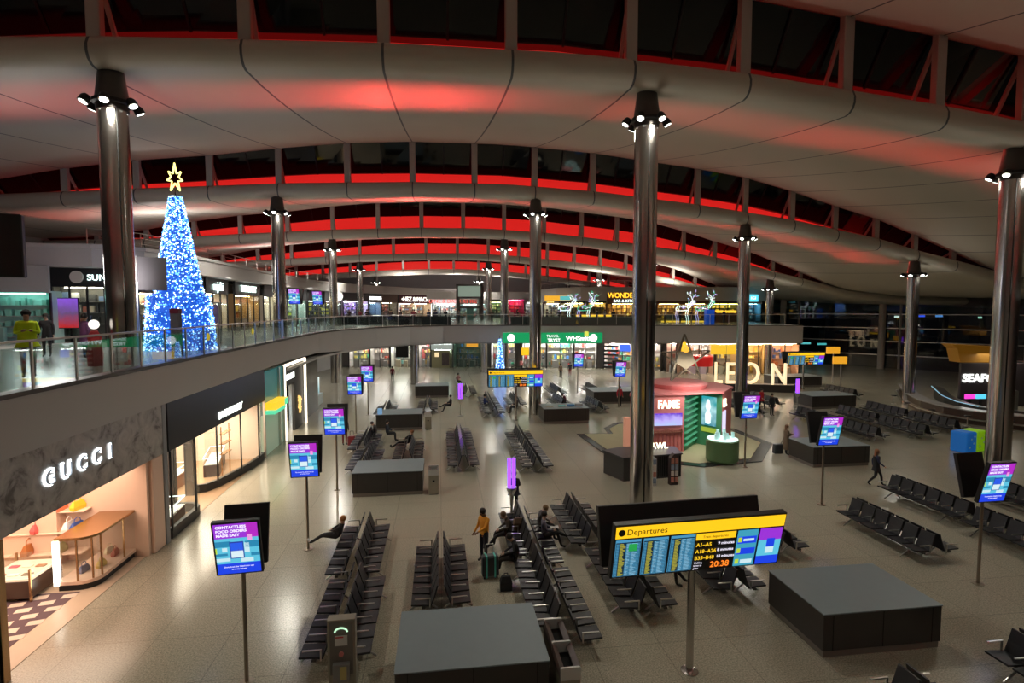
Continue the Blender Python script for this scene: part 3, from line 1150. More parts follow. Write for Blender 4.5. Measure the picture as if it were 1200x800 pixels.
t = light_tree('christmas_tree', 'tall cone-shaped tree of blue fairy lights topped by a yellow star', -12.3, 28.0, ZM, 7.2, 1.42, 5200, 3)
S = thing('tree_topper_star', 'yellow neon outline star on the tip of the tall blue tree', 'star', (-12.3, 28.0, ZM + 7.45))
pts = []
for i in range(15):
    a = PI / 2 + i * 2 * PI / 14
    r = (.42 if i % 2 == 0 else .2) * (1.45 if i % 14 in (0,) else 1.0) * (1.35 if i % 14 in (6, 8) else 1)
    pts.append((r * math.cos(a) * .85, 0, .62 + r * math.sin(a) * 1.15))
mb = MB()
mb.tube(pts, .035, 6)
mb.build('neon_outline', emat('neon_yellow', (1, .95, .25), 2.6), S)
x, y = at(582, 446, 0)
light_tree('christmas_tree', 'small slim cone of blue fairy lights on the hall floor before the column', x, y - 3.5, 0, 5.0, .62, 1300, 8, lampr=.045)

# sign blocks near the big tree
t = thing('banner_stand', 'dark grey flat banner board standing in front of the blue tree', 'board', (-11.7, 24.3, ZM), .35)
mb = MB()
mb.box(-.5, -.05, 2.7, .52, .05, 4.05, .01)
mb.build('board', mat('slate_board', (.12, .11, .13), .6), t)
mb = MB()
mb.box(-.58, -.06, 0, -.5, .06, 4.1)
mb.build('post', M_SATIN, t)
t = thing('slim_plinth', 'slim dark plinth with a maroon top in front of the blue tree', 'plinth', (-10.75, 24.1, ZM))
mb = MB()
mb.box(-.16, -.16, 0, .16, .16, 1.75, .01)
mb.build('shaft', mat('slate_board', (.12, .11, .13), .6), t)
mb = MB()
mb.box(-.17, -.17, 1.75, .17, .17, 1.95, .01)
mb.build('cap', mat('maroon', (.14, .01, .03), .5), t)

# upper deck portrait screens and poster
def poster(x, y, w, h, z, rot, m, name, label, cat='screen', fr=M_BLACK):
    t = thing(name, label, cat, (x, y, z), rot)
    mb = MB()
    mb.box(-w / 2 - .04, 0, -.04, w / 2 + .04, .12, h + .04, .01)
    mb.build('casing', fr, t)
    mb = MB()
    mb.box(-w / 2, -.012, 0, w / 2, -.002, h)
    mb.build('display', m, t)
    return t


P = off_edge(PAV, -.2)
p = hit(79, P)
t = poster(p.x + .3, p.y - .4, 1.05, 1.65, 7.25, 0, grad_mat('poster_purple', (.5, .02, .02), (.28, .1, .75), 2, 0, 1.65, .9, (.15, .08, .2), .4, 2.5), 'poster_screen', 'purple and red portrait poster screen inside the dark upper shop')

# yellow round tags on the balustrade
for Y, lab in ((24.7, 'yellow round sticker on the balustrade glass below the blue tree'), (30.3, 'second yellow round sticker on the balustrade glass, right of the first')):
    mb = MB()
    mb.tf(Matrix.Translation((-9.76, Y, ZM + .75)) @ Matrix.Rotation(PI / 2, 4, 'Y')).cyl(0, 0, -.008, .008, .16, n=20)
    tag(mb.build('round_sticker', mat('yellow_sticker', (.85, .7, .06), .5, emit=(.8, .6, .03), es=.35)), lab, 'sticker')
# blue framed gate panel beside tree
t = thing('framed_screen_panel', 'blue-lit metal frame panel standing behind the balustrade right of the tree', 'panel', (-13.6, 33.5, ZM), -.3)
for x in (-1.2, 1.2):
    mb = MB()
    mb.box(x - .05, -.05, 0, x + .05, .05, 2.3)
    mb.build('upright', M_SATIN, t)
mb = MB()
mb.box(-1.2, -.04, 2.2, 1.2, .04, 2.3)
mb.build('top_rail', M_SATIN, t)
mb = MB()
mb.box(-1.15, -.02, 1.1, 1.15, .02, 2.15)
mb.build('poster_sheet', mat('dusky_poster', (.25, .15, .22), .5, noise=.7, scale=3), t)
# big black speaker-like screen back at left edge
t = thing('hanging_screen', 'black back of a hanging screen at the left edge above the deck', 'screen', (-8.2, 11.1, 8.95), .35)
mb = MB()
mb.box(-.9, -.1, 0, .62, .1, 1.15, .02)
mb.build('casing', M_BLACK, t)
mb = MB()
mb.bar((0, 0, 1.1), (0, 0, 7.7), .06)
mb.build('hanger', M_BLACK, t)

# ---- reindeer light figures on the deck edge
def reindeer(x, z_d, label, seed, n=8):
    X, Y = cp(x, z_d)
    t = thing('light_reindeer', label, 'light figure', (X, Y, ZM + .05), -.13)
    rnd = random.Random(seed)
    cw, cg, cl = emat('fig_white', (.85, 1, .95), 1.6), emat('fig_green', (.1, .7, .4), 1.0), emat('fig_lilac', (.6, .5, 1), 1.2)
    def limb(name, pts, m, r=.055):
        mb = MB()
        mb.tube(pts, r, 6)
        mb.build(name, m, t)
    t.scale = (.78, .78, .78)
    for s, cx in ((1, 0), (1, 3.0)):
        B = lambda px, pz, py=0: (cx + px, py, pz)
        limb('body_frame', [B(-1.2, 2.3), B(-.9, 2.7), B(.2, 2.6), B(.8, 2.9), B(.7, 2.1), B(-.1, 2.0), B(-1.1, 2.0), B(-1.2, 2.3)], cg if cx else cw)
        limb('neck_frame', [B(.8, 2.8), B(1.2, 3.5), B(1.6, 3.5), B(1.25, 3.1), B(.9, 2.4)], cw)
        for lx in (-1.1, -.8, .4, .7):
            limb('leg', [B(lx, 2.1, .1 if lx in (-.8, .7) else -.1), B(lx - .15, 1.4), B(lx + .05, .7), B(lx, 0)], cl if lx < 0 else cw, .04)
        limb('antler', [B(1.25, 3.5, -.1), B(1.0, 4.1, -.3), B(.6, 4.4, -.4)], cw, .04)
        limb('antler', [B(1.3, 3.5, .1), B(1.5, 4.2, .3), B(1.9, 4.5, .4)], cl, .04)
    for k, (m, nm) in enumerate(((cw, 'white_twigs'), (cg, 'green_twigs'), (cl, 'lilac_twigs'))):
        mb = MB()
        for i in range(26):
            cx = rnd.choice((0, 3.0))
            bx, bz = rnd.choice(((rnd.uniform(-1.2, .8), rnd.uniform(1.9, 2.8)), (rnd.uniform(.7, 1.7), rnd.uniform(2.6, 3.6)), (rnd.uniform(.5, 2.0), rnd.uniform(3.6, 4.8))))
            a_ = rnd.uniform(0, PI)
            mb.bar((cx + bx, rnd.uniform(-.2, .2), bz), (cx + bx + .38 * math.cos(a_), 0, bz + .38 * math.sin(a_)), .07)
        mb.build(nm, m, t)['kind'] = 'stuff'
    return t


reindeer(801, 64, 'pair of white and green light reindeer on the deck edge before the dark restaurant', 1)
reindeer(663, 66, 'pair of pale light reindeer on the deck edge left of the orange sign', 2)
X, Y = cp(831, 62.4)
mb = MB()
mb.box(-.5, -.3, 0, .5, .3, 1.75, .05)
tag(mb.build('blue_bin', emat('bin_blue', (.01, .08, .5), .6), loc=(X, Y, ZM)), 'bright blue box on the deck beside the right reindeer', 'box')
for x0, x1, l in ((388, 452, 'left'), (455, 528, 'right'), (598, 625, 'last')):
    a, b = Vector(cp(x0, 62.7)), Vector(cp(x1, 62.7))
    u = b - a
    t = thing('lounge_seating_row', 'dark upholstered lounge seating row along the far balustrade, %s one' % l, 'seating', (a.x, a.y, ZM), math.atan2(u.y, u.x))
    mb = MB()
    mb.box(0, 0, 0, u.length, .16, .98, .03)
    mb.build('backrest', M_LEATHER, t)
    mb = MB()
    mb.box(0, .16, 0, u.length, .7, .45, .03)
    mb.build('seat', M_LEATHER, t)
# planting / counter behind far balustrade
t = thing('planter_row', 'long low planter and wood screen behind the far balustrade right of the column', 'planter', (*cp(634, 63.2), ZM), -YAW)
mb = MB()
mb.box(0, 0, 0, 12, .4, .9, .02)
mb.build('planter_box', mat('grey_wood', (.12, .1, .09), .6, noise=.2), t)
# ================================================================== LEFT SHOP ROW (ground level)
XF = -9.7
# --- marble fronted fashion shop
t = thing('marble_shop_front', 'grey marble shop fascia on the left with halo-lit white serif letters and a blush interior', 'shop', (XF, 9.0, 0))
mb = MB()
mb.box(-.5, -3, 3.27, .04, 11.35, 5.02, .01)
mb.build('fascia', M_MARBLE, t)
mb = MB()
mb.use(M_BLUSH)
mb.box(-7.0, -1, 0, -6.9, 11.3, 3.6)
mb.box(-6.9, 10.45, 0, -.1, 10.6, 3.3)
mb.box(-6.9, 10.0, 0, -2.6, 10.45, 3.3)
mb.build('inner_wall', None, t)
mb = MB()
mb.box(-7, -2, 3.27, -.4, 10.5, 3.4)
mb.build('inner_ceiling', M_WHITE, t)
mb = MB()
mb.box(-.45, 10.62, 0, .02, 11.35, 3.27, .03)
mb.use(M_BLUSH)
mb.build('end_pier', M_BRONZE, t)
mb = MB()
mb.box(-.3, 11.36, 0, .05, 11.62, 5.0, .01)
mb.build('grey_reveal', mat('grey_reveal', (.25, .25, .26), .5), t)
mb = MB()
mb.box(-6.8, -1, 0.002, -.2, 10.4, .014)
mb.build('shop_floor', mat('cream_stone', (.6, .45, .33), .35, noise=.06), t)
for i, ch in enumerate('GUCCI'):
    y = 5.5 + i * .645 + (.1 if i == 4 else 0)
    text('letter', ch, .56, emat('halo_white', (.85, .95, 1), 4.5), t, (.06, y, 4.0), (PI / 2, 0, PI / 2), bold=.035, extrude=.004)
    text('letter_face', ch, .56, mat('letter_grey', (.35, .36, .4), .3), t, (.11, y, 4.0), (PI / 2, 0, PI / 2), bold=-.012, extrude=.02)
area('shop_ceiling_light', (XF - 3.2, 16.5, 3.2), 5.5, 470, (1, .74, .56), (0, 0, -1), PI, 6.0)
# patterned rug
mb = MB()
mc, md = mat('rug_cream', (.7, .55, .45), .9), mat('rug_plum', (.12, .07, .08), .9)
mb.use(md).box(-12.9, 14.0, .012, -10.6, 17.2, .02)
for i in range(9):
    for j in range(6):
        if (i + j) % 2:
            x, y = -12.8 + j * .38, 14.1 + i * .34
            mb.use(mc).prism([(x, y), (x + .36, y + .06), (x + .3, y + .3), (x - .04, y + .22)], .02, .024)
tag(mb.build('patterned_rug'), 'cream and plum chevron rug on the blush shop floor', 'rug')
# curved glass show case
t = thing('glass_showcase', 'glass showcase with rounded corner and bronze top slab at the blush shop entrance', 'display case', (-10.78, 18.5, 0))


def rounded(x0, y0, x1, y1, r, which=(1, 1, 1, 1), n=6):
    pts = []
    for (cx, cy, a0, k) in ((x1 - r, y1 - r, 0, 0), (x0 + r, y1 - r, 90, 1), (x0 + r, y0 + r, 180, 2), (x1 - r, y0 + r, 270, 3)):
        if which[k]:
            for i in range(n + 1):
                a = math.radians(a0 + 90 * i / n)
                pts.append((cx + r * math.cos(a), cy + r * math.sin(a)))
        else:
            pts.append({0: (x1, y1), 1: (x0, y1), 2: (x0, y0), 3: (x1, y0)}[k])
    return pts


oc = rounded(-.5, -1.25, .58, 1.3, .5, (0, 0, 0, 1))
mb = MB()
mb.prism(rounded(-.45, -1.2, .52, 1.25, .45, (0, 0, 0, 1)), 0, .2)
mb.build('plinth', M_BLACK, t)
mb = MB()
mb.prism(oc, .2, .3)
mb.build('deck', M_BLUSH, t)
mb = MB()
mb.prism(oc, 1.55, 1.62)
mb.build('top_slab', M_BRONZE, t)
for i, (px_, py_) in enumerate([oc[0], oc[3], oc[6], oc[8], oc[2], (.58, .3)]):
    mb = MB()
    mb.box(px_ * .97 - .02, py_ * .97 - .02, .3, px_ * .97 + .02, py_ * .97 + .02, 1.55)
    mb.build('gold_post', M_BRONZE, t)
mb = MB()
for a, b in zip(oc, oc[1:] + oc[:1]):
    mb.add([(a[0] * .96, a[1] * .96, .3), (b[0] * .96, b[1] * .96, .3), (b[0] * .96, b[1] * .96, 1.55), (a[0] * .96, a[1] * .96, 1.55)], [(0, 1, 2, 3)])
mb.build('glass_wall', M_GLASS, t)
mb = MB()
mb.box(-.52, -1.3, .2, -.4, -1.18, 1.55)
mb.build('light_strip', emat('strip_warm', (1, .9, .75), 5), t)
bags = [('small_handbag', (.35, -.3, .3), (.75, .5, .15)), ('small_handbag', (-.1, -.6, .3), (.15, .15, .25)), ('small_handbag', (.3, .5, .3), (.5, .15, .1)), ('small_handbag', (-.1, .7, .3), (.8, .7, .5))]


def handbag(x, y, z, c, label, s=1.0, name='handbag', g='handbags in the blush shop'):
    t = thing(name, label, 'bag', (x, y, z), random.uniform(-.3, .3) + PI / 2, g)
    m = mat('bag_%02d_%02d_%02d' % tuple(int(v * 99) for v in c), c, .45, noise=.15)
    mb = MB()
    mb.loft([[(-.2 * s, -.07 * s, 0), (.2 * s, -.07 * s, 0), (.2 * s, .07 * s, 0), (-.2 * s, .07 * s, 0)],
             [(-.21 * s, -.08 * s, .1 * s), (.21 * s, -.08 * s, .1 * s), (.21 * s, .08 * s, .1 * s), (-.21 * s, .08 * s, .1 * s)],
             [(-.15 * s, -.03 * s, .26 * s), (.15 * s, -.03 * s, .26 * s), (.15 * s, .03 * s, .26 * s), (-.15 * s, .03 * s, .26 * s)]], True, True)
    mb.build('pouch', m, t)
    mb = MB()
    mb.tube([(-.1 * s, 0, .25 * s), (-.09 * s, 0, .35 * s), (0, 0, .4 * s), (.09 * s, 0, .35 * s), (.1 * s, 0, .25 * s)], .012 * s, 6)
    mb.build('handle', m, t)


for (n_, q, c), l in zip(bags, ('ochre handbag at the front of the glass showcase', 'navy handbag near the light strip in the glass showcase', 'dark red handbag halfway along the glass showcase', 'cream handbag at the back of the glass showcase')):
    handbag(-10.82 + q[0] * .7, 18.5 + q[1], q[2], c, l, .8)
# vitrine table
t = thing('vitrine_table', 'low glass topped vitrine on a dark studded cabinet inside the blush shop', 'display table', (-12.05, 17.3, 0))
mb = MB()
mb.box(-.8, -.55, .12, .45, .75, .62, .01)
mb.build('cabinet', mat('dark_brown_lacquer', (.06, .03, .02), .3), t)
for x in (-.78, .43):
    for y in (-.53, .73):
        mb = MB()
        mb.box(x - .025, y - .025, 0, x + .025, y + .025, .95)
        mb.build('leg', M_BRONZE, t)
mb = MB()
mb.box(-.8, -.55, .63, .45, .75, .7)
mb.build('tray', mat('lit_cream_tray', (.8, .72, .6), .5, emit=(1, .8, .55), es=.35), t)
mb = MB()
mb.box(-.8, -.55, .72, .45, .75, .95)
mb.build('glass_box', M_GLASS, t)
for i, c in enumerate([(.75, .2, .15), (.8, .8, .75), (.2, .15, .1), (.7, .1, .15), (.8, .75, .6), (.4, .2, .1)]):
    mb = MB()
    mb.box(-.65 + (i % 3) * .36, -.35 + (i // 3) * .55, .7, -.4 + (i % 3) * .36, -.2 + (i // 3) * .55, .73, .005)
    tag(mb.build('wallet', mat('wallet_%d' % i, c, .4), loc=(-12.05, 17.3, 0)), 'small leather wallet laid in the glass vitrine, ' + ['coral', 'white', 'brown', 'crimson', 'cream', 'tan'][i] + ' coloured', 'wallet', 'wallets in the vitrine')
# shelving along the back: three steps
t = thing('display_shelving', 'long open cream shelving behind the vitrine in the blush shop', 'shelving', (-13.2, 18.9, 0))
for i, z in enumerate((.5, 1.15, 1.8)):
    mb = MB()
    mb.box(-1.6, -.1 + i * .12, z - .04, 1.7, .42 + i * .12, z, .005)
    mb.build('shelf', M_BLUSH, t)
for x in (-1.55, 0, 1.65):
    mb = MB()
    mb.box(x - .02, .6, 0, x + .02, .66, 1.9)
    mb.build('upright', M_BRONZE, t)
hb = [(-13.1, 18.95, .5, (.4, .13, .03), 'tan brown handbag on the lowest cream shelf', 1.3), (-12.2, 18.95, .5, (.35, .3, .1), 'olive patterned handbag on the lowest cream shelf', 1.1),
      (-12.9, 19.1, 1.15, (.75, .12, .12), 'coral red handbag on the middle cream shelf', 1.1), (-12.0, 19.1, 1.15, (.85, .8, .75), 'white bucket handbag on the middle cream shelf', 1.2), (-11.75, 19.1, 1.15, (.05, .1, .35), 'blue handbag on the middle cream shelf right end', 1.1),
      (-12.3, 19.25, 1.8, (.9, .2, .1), 'orange handbag on the top cream shelf', 1.1), (-11.8, 19.25, 1.8, (.7, .55, .03), 'yellow and black handbag on the top cream shelf', 1.1)]
for x, y, z, c, l, s in hb:
    handbag(x, y, z, c, l, s)
# --- green lightbox at the left edge
t = thing('advert_lightbox', 'tall green lit advertising panel at the lower left edge with a gold frame', 'advertising panel', (XF, 8.0, 0))
mb = MB()
mb.box(-.2, 0, 0, .0, 5.0, 3.25, .01)
mb.build('casing', M_BLACK, t)
mb = MB()
mb.box(0.0, .1, .9, .02, 4.95, 3.15)
mb.build('picture', grad_mat('green_picture', (.01, .22, .14), (.03, .42, .26), 2, .9, 3.2, .8, (.35, .8, .6), .9, 1.2), t)
mb = MB()
mb.box(-.15, 5.02, 0, .05, 5.22, 3.27, .01)
mb.build('gold_frame', M_BRONZE, t)

# --- black fronted fashion shop
t = thing('black_shop_front', 'black fascia shop with small white capital letters and curved glass windows on the left', 'shop', (XF, 20.7, 0))
mb = MB()
mb.box(-.4, 0, 3.24, .06, 10.9, 5.0, .01)
mb.build('fascia', M_DARKFASCIA, t)
text('lettering', 'BURBERRY', .42, emat('letters_white', (.95, 1, .92), 4), t, (.08, 4.45, 3.5), (PI / 2, 0, PI / 2), sx=1.45, bold=.012)
mb = MB()
mb.use(mat('warm_shop_wall', (.6, .48, .38), .6))
mb.box(-7.0, 0, 0, -6.9, 10.9, 3.3)
mb.box(-6.9, 10.8, 0, -.3, 10.9, 3.3)
mb.box(-6.9, 0.05, 0, -.3, .15, 3.3)
mb.box(-6.9, 0, 3.24, -.4, 10.9, 3.34)
mb.build('room_shell', None, t)
mb = MB()
mb.box(-6.8, .1, .002, -.1, 10.8, .012)
mb.build('shop_floor', mat('tan_stone', (.38, .24, .14), .25, noise=.1), t)


def window_curve(name, pts):
    mb = MB()
    ribbon(mb, pts, 0, .38, .16)
    mb.build(name + '_plinth', M_BLACK, t)
    mb = MB()
    for a, b in zip(pts, pts[1:]):
        mb.add([(*a, .38), (*b, .38), (*b, 3.24), (*a, 3.24)], [(0, 1, 2, 3)])
    mb.build('curved_pane', M_GLASS, t)
    for p in pts[::2]:
        mb = MB()
        mb.box(p[0] - .03, p[1] - .03, .3, p[0] + .03, p[1] + .03, 3.24)
        mb.build('window_bar', M_BLACK, t)


window_curve('left_window', [(.02, .15), (.02, 1.1), (.02, 2.1), (-.05, 2.6), (-.3, 2.9), (-.7, 3.0), (-1.2, 3.0)])
window_curve('right_window', [(-1.3, 5.2), (-.9, 5.3), (-.6, 5.9), (-.4, 6.8), (-.2, 7.8), (-.05, 8.8), (.02, 9.8), (.02, 10.7)])
for y in (3.3, 5.0):
    mb = MB()
    mb.box(-1.6, y - .12, 0, -1.25, y + .12, 3.24)
    mb.build('door_jamb', M_BLACK, t)
area('shop_ceiling_light', (XF - 3.0, 26.0, 3.15), 5.0, 1500, (1, .84, .66), (0, 0, -1), PI, 9.5)


def glass_counter(x, y, rz, w, label, dark=(.12, .05, .03), d=.7):
    t = thing('glass_counter', label, 'display counter', (x, y, 0), rz)
    mb = MB()
    mb.box(-w / 2, -d / 2, 0, w / 2, d / 2, .6, .01)
    mb.build('cabinet', mat('counter_wood_%d' % int(dark[0] * 99), dark, .35), t)
    mb = MB()
    mb.box(-w / 2, -d / 2, .62, w / 2, d / 2, .95)
    mb.build('glass_box', M_GLASS, t)
    mb = MB()
    for a, b in (((-1, -1), (1, -1)), ((1, -1), (1, 1)), ((1, 1), (-1, 1)), ((-1, 1), (-1, -1))):
        mb.bar((a[0] * w / 2, a[1] * d / 2, .95), (b[0] * w / 2, b[1] * d / 2, .95), .03)
    mb.build('lit_edge', emat('edge_glow', (.85, 1, .97), 2.2), t)
    mb = MB()
    mb.box(-w / 2 + .05, -d / 2 + .05, .601, w / 2 - .05, d / 2 - .05, .63)
    mb.build('tray', mat('pale_tray', (.7, .72, .7), .5), t)


glass_counter(-10.35, 22.0, PI / 2 + .1, 1.5, 'glass counter with glowing rim in the left window of the black fronted shop')
glass_counter(-12.4, 26.2, PI / 2, 3.2, 'long glass counter with walnut cabinet deep in the black fronted shop', (.2, .08, .04))
glass_counter(-11.6, 29.6, PI / 2 + .25, 2.6, 'glass counter behind the right curved window of the black fronted shop', (.05, .03, .03))
for i, (y, l) in enumerate(((24.6, 'lower'), (28.0, 'upper'))):
    t = thing('wall_shelving', 'walnut wall shelving with bags in the black fronted shop, %s one' % ('nearer' if i == 0 else 'farther'), 'shelving', (-15.6, y, 0))
    for z in (.5, 1.0, 1.5, 2.0):
        mb = MB()
        mb.box(0, -1.5, z - .04, .4, 1.5, z)
        mb.build('shelf', M_WOOD, t)
    mb = MB()
    mb.box(-.05, -1.55, 0, 0, 1.55, 2.5)
    mb.build('back_panel', mat('warm_shop_wall', (.6, .48, .38), .6), t)
    for k, z in enumerate((.5, 1.0, 1.5, 2.0)):
        for j in range(3):
            handbag(-15.4, y - 1 + j, z, [(.7, .05, .05), (.4, .3, .2), (.1, .08, .07), (.8, .75, .7)][(k + j * 3 + i) % 4], 'handbag on the walnut wall shelving of the black fronted shop', 1.2, g='bags on walnut shelving')
t = thing('display_fixture', 'brass display rod stand with small bags in the right curved window', 'stand', (-10.6, 28.4, 0))
for z in (1.2, 1.7, 2.2):
    mb = MB()
    mb.box(-.12, -.5, z, .12, .5, z + .03)
    mb.build('shelf', M_BRONZE, t)
for y in (-.5, .5):
    mb = MB()
    mb.box(-.02, y - .02, 0, .02, y + .02, 2.6)
    mb.build('rod', M_BRONZE, t)

# --- teal glass bay with yellow wayfinding box
t = thing('teal_glass_bay', 'teal glass wall bay between the black shop and the glowing portal', 'glass wall', (XF, 31.7, 0))
mb = MB()
mb.box(-.25, 0, 0, -.1, 3.9, 2.3)
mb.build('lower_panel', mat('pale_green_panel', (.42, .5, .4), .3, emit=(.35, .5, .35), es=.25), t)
mb = MB()
mb.box(-.25, 0, 2.9, -.1, 3.9, 4.75)
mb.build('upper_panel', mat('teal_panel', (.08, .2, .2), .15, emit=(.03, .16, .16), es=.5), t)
for y in (.0, 2.9, 3.9):
    mb = MB()
    mb.box(-.1, y - .05, 0, 0.02, y + .05, 4.75)
    mb.build('fin', M_SATIN, t)
t = thing('wayfinding_box', 'yellow and green lit box sign over the teal glass bay', 'sign', (XF, 32.1, 2.35))
mb = MB()
mb.box(-.1, 0, .25, .5, 2.3, .65, .01)
mb.build('box_body', emat('way_yellow', (1, .62, .02), 1.1), t)
mb = MB()
mb.box(-.1, 0, 0, .45, 2.1, .2, .01)
mb.build('green_strip', emat('way_green', (.1, .75, .4), 1.0), t)
mb = MB()
mb.box(.1, 1.7, .26, .53, 2.32, .62)
mb.build('green_end', emat('way_green', (.1, .75, .4), 1.0), t)
# --- glowing portal
t = thing('portal_shop_front', 'shop portal outlined by a glowing white frame with a dark sign panel', 'shop', (XF, 35.7, 0))
for nm, a, b in (('frame_post', (0, 0, 0), (0, 0, 4.72)), ('frame_post', (0, 5.3, 0), (0, 5.3, 4.72)), ('frame_header', (0, 0, 4.72), (0, 5.3, 4.72))):
    mb = MB()
    mb.bar(a, b, .14)
    mb.build(nm, emat('portal_glow', (1, .88, .68), 2.6), t)
mb = MB()
mb.box(-.35, .1, 3.3, -.15, 5.2, 4.6)
mb.build('sign_panel', mat('charcoal_weave', (.05, .05, .05), .6, noise=.3, scale=12), t)
text('sign_lettering', 'BVLGARI', .5, emat('letters_white', (.95, 1, .92), 4), t, (-.12, .9, 3.7), (PI / 2, 0, PI / 2), bold=.01)
mb = MB()
mb.box(-.35, 2.9, 0, -.15, 5.2, 3.3)
mb.build('side_panel', mat('charcoal_weave', (.05, .05, .05), .6), t)
mb = MB()
for i in range(7):
    a = i * .9
    mb.bar((-.1, 4.0 + .3 * math.sin(a), 1.0 + i * .18), (-.1, 4.05 - .35 * math.sin(a * 1.3), 1.3 + i * .16), .12)
mb.build('gold_motif', emat('gold_motif', (1, .65, .2), 1.3), t)
mb = MB()
mb.box(-2.6, 0, 0, -2.5, 3.2, 3.3)
mb.build('back_wall', mat('cream_lit', (.8, .72, .6), .6), t)
area('shop_ceiling_light', (XF - 1.4, 37.3, 3.2), 1.8, 160, (1, .88, .7), (0, 0, -1), PI, 2.6)
# --- rest of the left wall under the deck
mb = MB()
mb.box(-10.2, 41.3, 0, -10.0, 46.5, 4.6)
struct(mb.build('wall_left_inner', mat('bronze_grey_glass', (.09, .085, .08), .2, noise=.2)))
for i, (y, z, c, l) in enumerate(((48.2, 0, (.25, .5, .5), 'teal glowing display stand under the deck bend'), )):
    t = thing('glowing_display', l, 'display', (-10.6, y, 0))
    mb = MB()
    mb.box(-.6, -1.5, 0, .3, 1.5, .9, .02)
    mb.build('base', mat('frost_panel', (.5, .6, .62), .3), t)
    mb = MB()
    mb.box(-.5, -1.2, .95, .1, 1.2, 2.3, .02)
    mb.build('lit_head', grad_mat('frost_glow', (.2, .45, .5), (.9, 1, 1), 2, .9, 2.3, .9), t)
area('undercroft_light', (-16, 56, 4.2), 8, 500, (1, .93, .85), (0, 0, -1), PI, 14)

# ================================================================== UNDERCROFT UNITS (far, below the deck)
UW = [cp(x, d) for x, d in ((330, 62), (372, 66), (405, 76), (530, 76), (760, 74), (800, 68), (941, 67))]
UX = UW + [(UW[-1][0] + 1, UW[-1][1] + 4)]
mb = MB()
ribbon(mb, off_edge(UX, -2.4), 0, 4.4, .2)
struct(mb.build('wall_undercroft', M_WHITE))
P = off_edge(UX, -.1)
WH = (.8, .78, .74)
MULTI = [(.8, .1, .1), (.9, .8, .2), (.1, .3, .7), (.85, .85, .85), (.1, .5, .3), (.8, .4, .1), (.1, .1, .12)]


def uc(x0, x1, **k):
    return shop_unit(hit(x0, P), hit(x1, P), 0, 4.3, k.pop('zf', 3.8), **k)


uc(334, 370, name='lower_shop', label='pale lit unit deep under the deck bend beside the glowing portal', wallc=(.5, .6, .62), lamp=(.85, 1, 1), le=7, mull=3, glass=False, seed=31)
uc(408, 432, name='lower_shop', label='white shelved duty free bay at the left end of the far lower shops', wallc=WH, lamp=(1, .97, .9), le=12, mull=2, glass=False, stock=MULTI, seed=32)
uc(433, 456, name='lower_shop', label='duty free bay with red and orange products behind the row of portrait screens', wallc=WH, lamp=(1, .95, .85), le=12, mull=2, glass=False, stock=[(.8, .15, .1), (.9, .5, .3), (.8, .7, .6)], seed=33)
uc(457, 480, name='lower_shop', label='brightly lit passage opening between the far lower shops', wallc=(.85, .85, .8), lamp=(1, .98, .85), le=18, mull=1, glass=False, stock=[(.9, .9, .9), (.3, .7, .7)], seed=34)
uc(490, 504, name='lower_shop', label='white perfume shelf bay right of the passage', wallc=WH, lamp=(1, .95, .9), le=12, mull=1, glass=False, stock=[(.8, .2, .2), (.8, .6, .2), (.2, .2, .2)], seed=35)
t = uc(505, 530, name='service_kiosk', label='cream kiosk with a mint light strip and two posters under the far deck', wallc=(.5, .5, .4), lamp=(.8, 1, .9), le=5, mull=1, glass=False, fascia=mat('kiosk_cream', (.5, .52, .5), .5, emit=(.5, .6, .55), es=.35), zf=2.5, sign='MONEYCORP', signc=(.9, 1, .95), ss=.5, depth=1.0, seed=36)
mb = MB()
mb.box(.05, -.1, 0, 2.6, 0, 2.4)
mb.build('front_panel', mat('khaki_panel', (.28, .25, .13), .5), t)
mb = MB()
mb.box(.5, -.14, 1.5, 1.1, -.1, 2.1)
mb.build('poster', emat('warm_poster', (1, .75, .4), 1.0), t)
mb = MB()
mb.box(1.5, -.14, .3, 2.5, -.1, 2.0)
mb.build('poster', mat('dark_poster', (.08, .05, .05), .4, noise=.8, scale=4), t)
mb = MB()
mb.box(.6, -.15, 3.9, 2.6, -.05, 4.15)
mb.build('mint_strip', emat('mint', (.1, .8, .55), 1.6), t)
t = uc(531, 562, name='glass_lobby', label='green tinted glass lobby with an orange sign under the far deck', wallc=(.13, .2, .17), lamp=(.8, 1, .8), le=2.5, mull=5, frame=mat('grey_green', (.12, .16, .14), .6), stock=[(.05, .15, .4), (.2, .2, .15)], seed=37)
mb = MB()
mb.box(1.9, -.3, 2.9, 3.5, -.1, 3.4)
mb.build('orange_sign', emat('orange_dim', (.75, .35, .03), .9), t)
# undercroft columns
for x, y, l in ((567.5, 436, 'bronze'), (397, 440, 'grey'), (486, 450, 'violet grey')):
    a = at(x, y)
    mb = MB()
    mb.lathe(0, 0, [(.5, 0), (.5, .1), (.42, .12), (.42, 4.3), (.5, 4.35)], 24)
    tag(mb.build('round_pillar', M_STEEL, None, True, loc=(a[0], a[1], 0)), 'short round pillar under the far deck, ' + {'bronze': 'just left of the small blue tree', 'grey': 'left of the row of portrait screens', 'violet grey': 'between the bright passage and the cream kiosk'}[l], 'column')
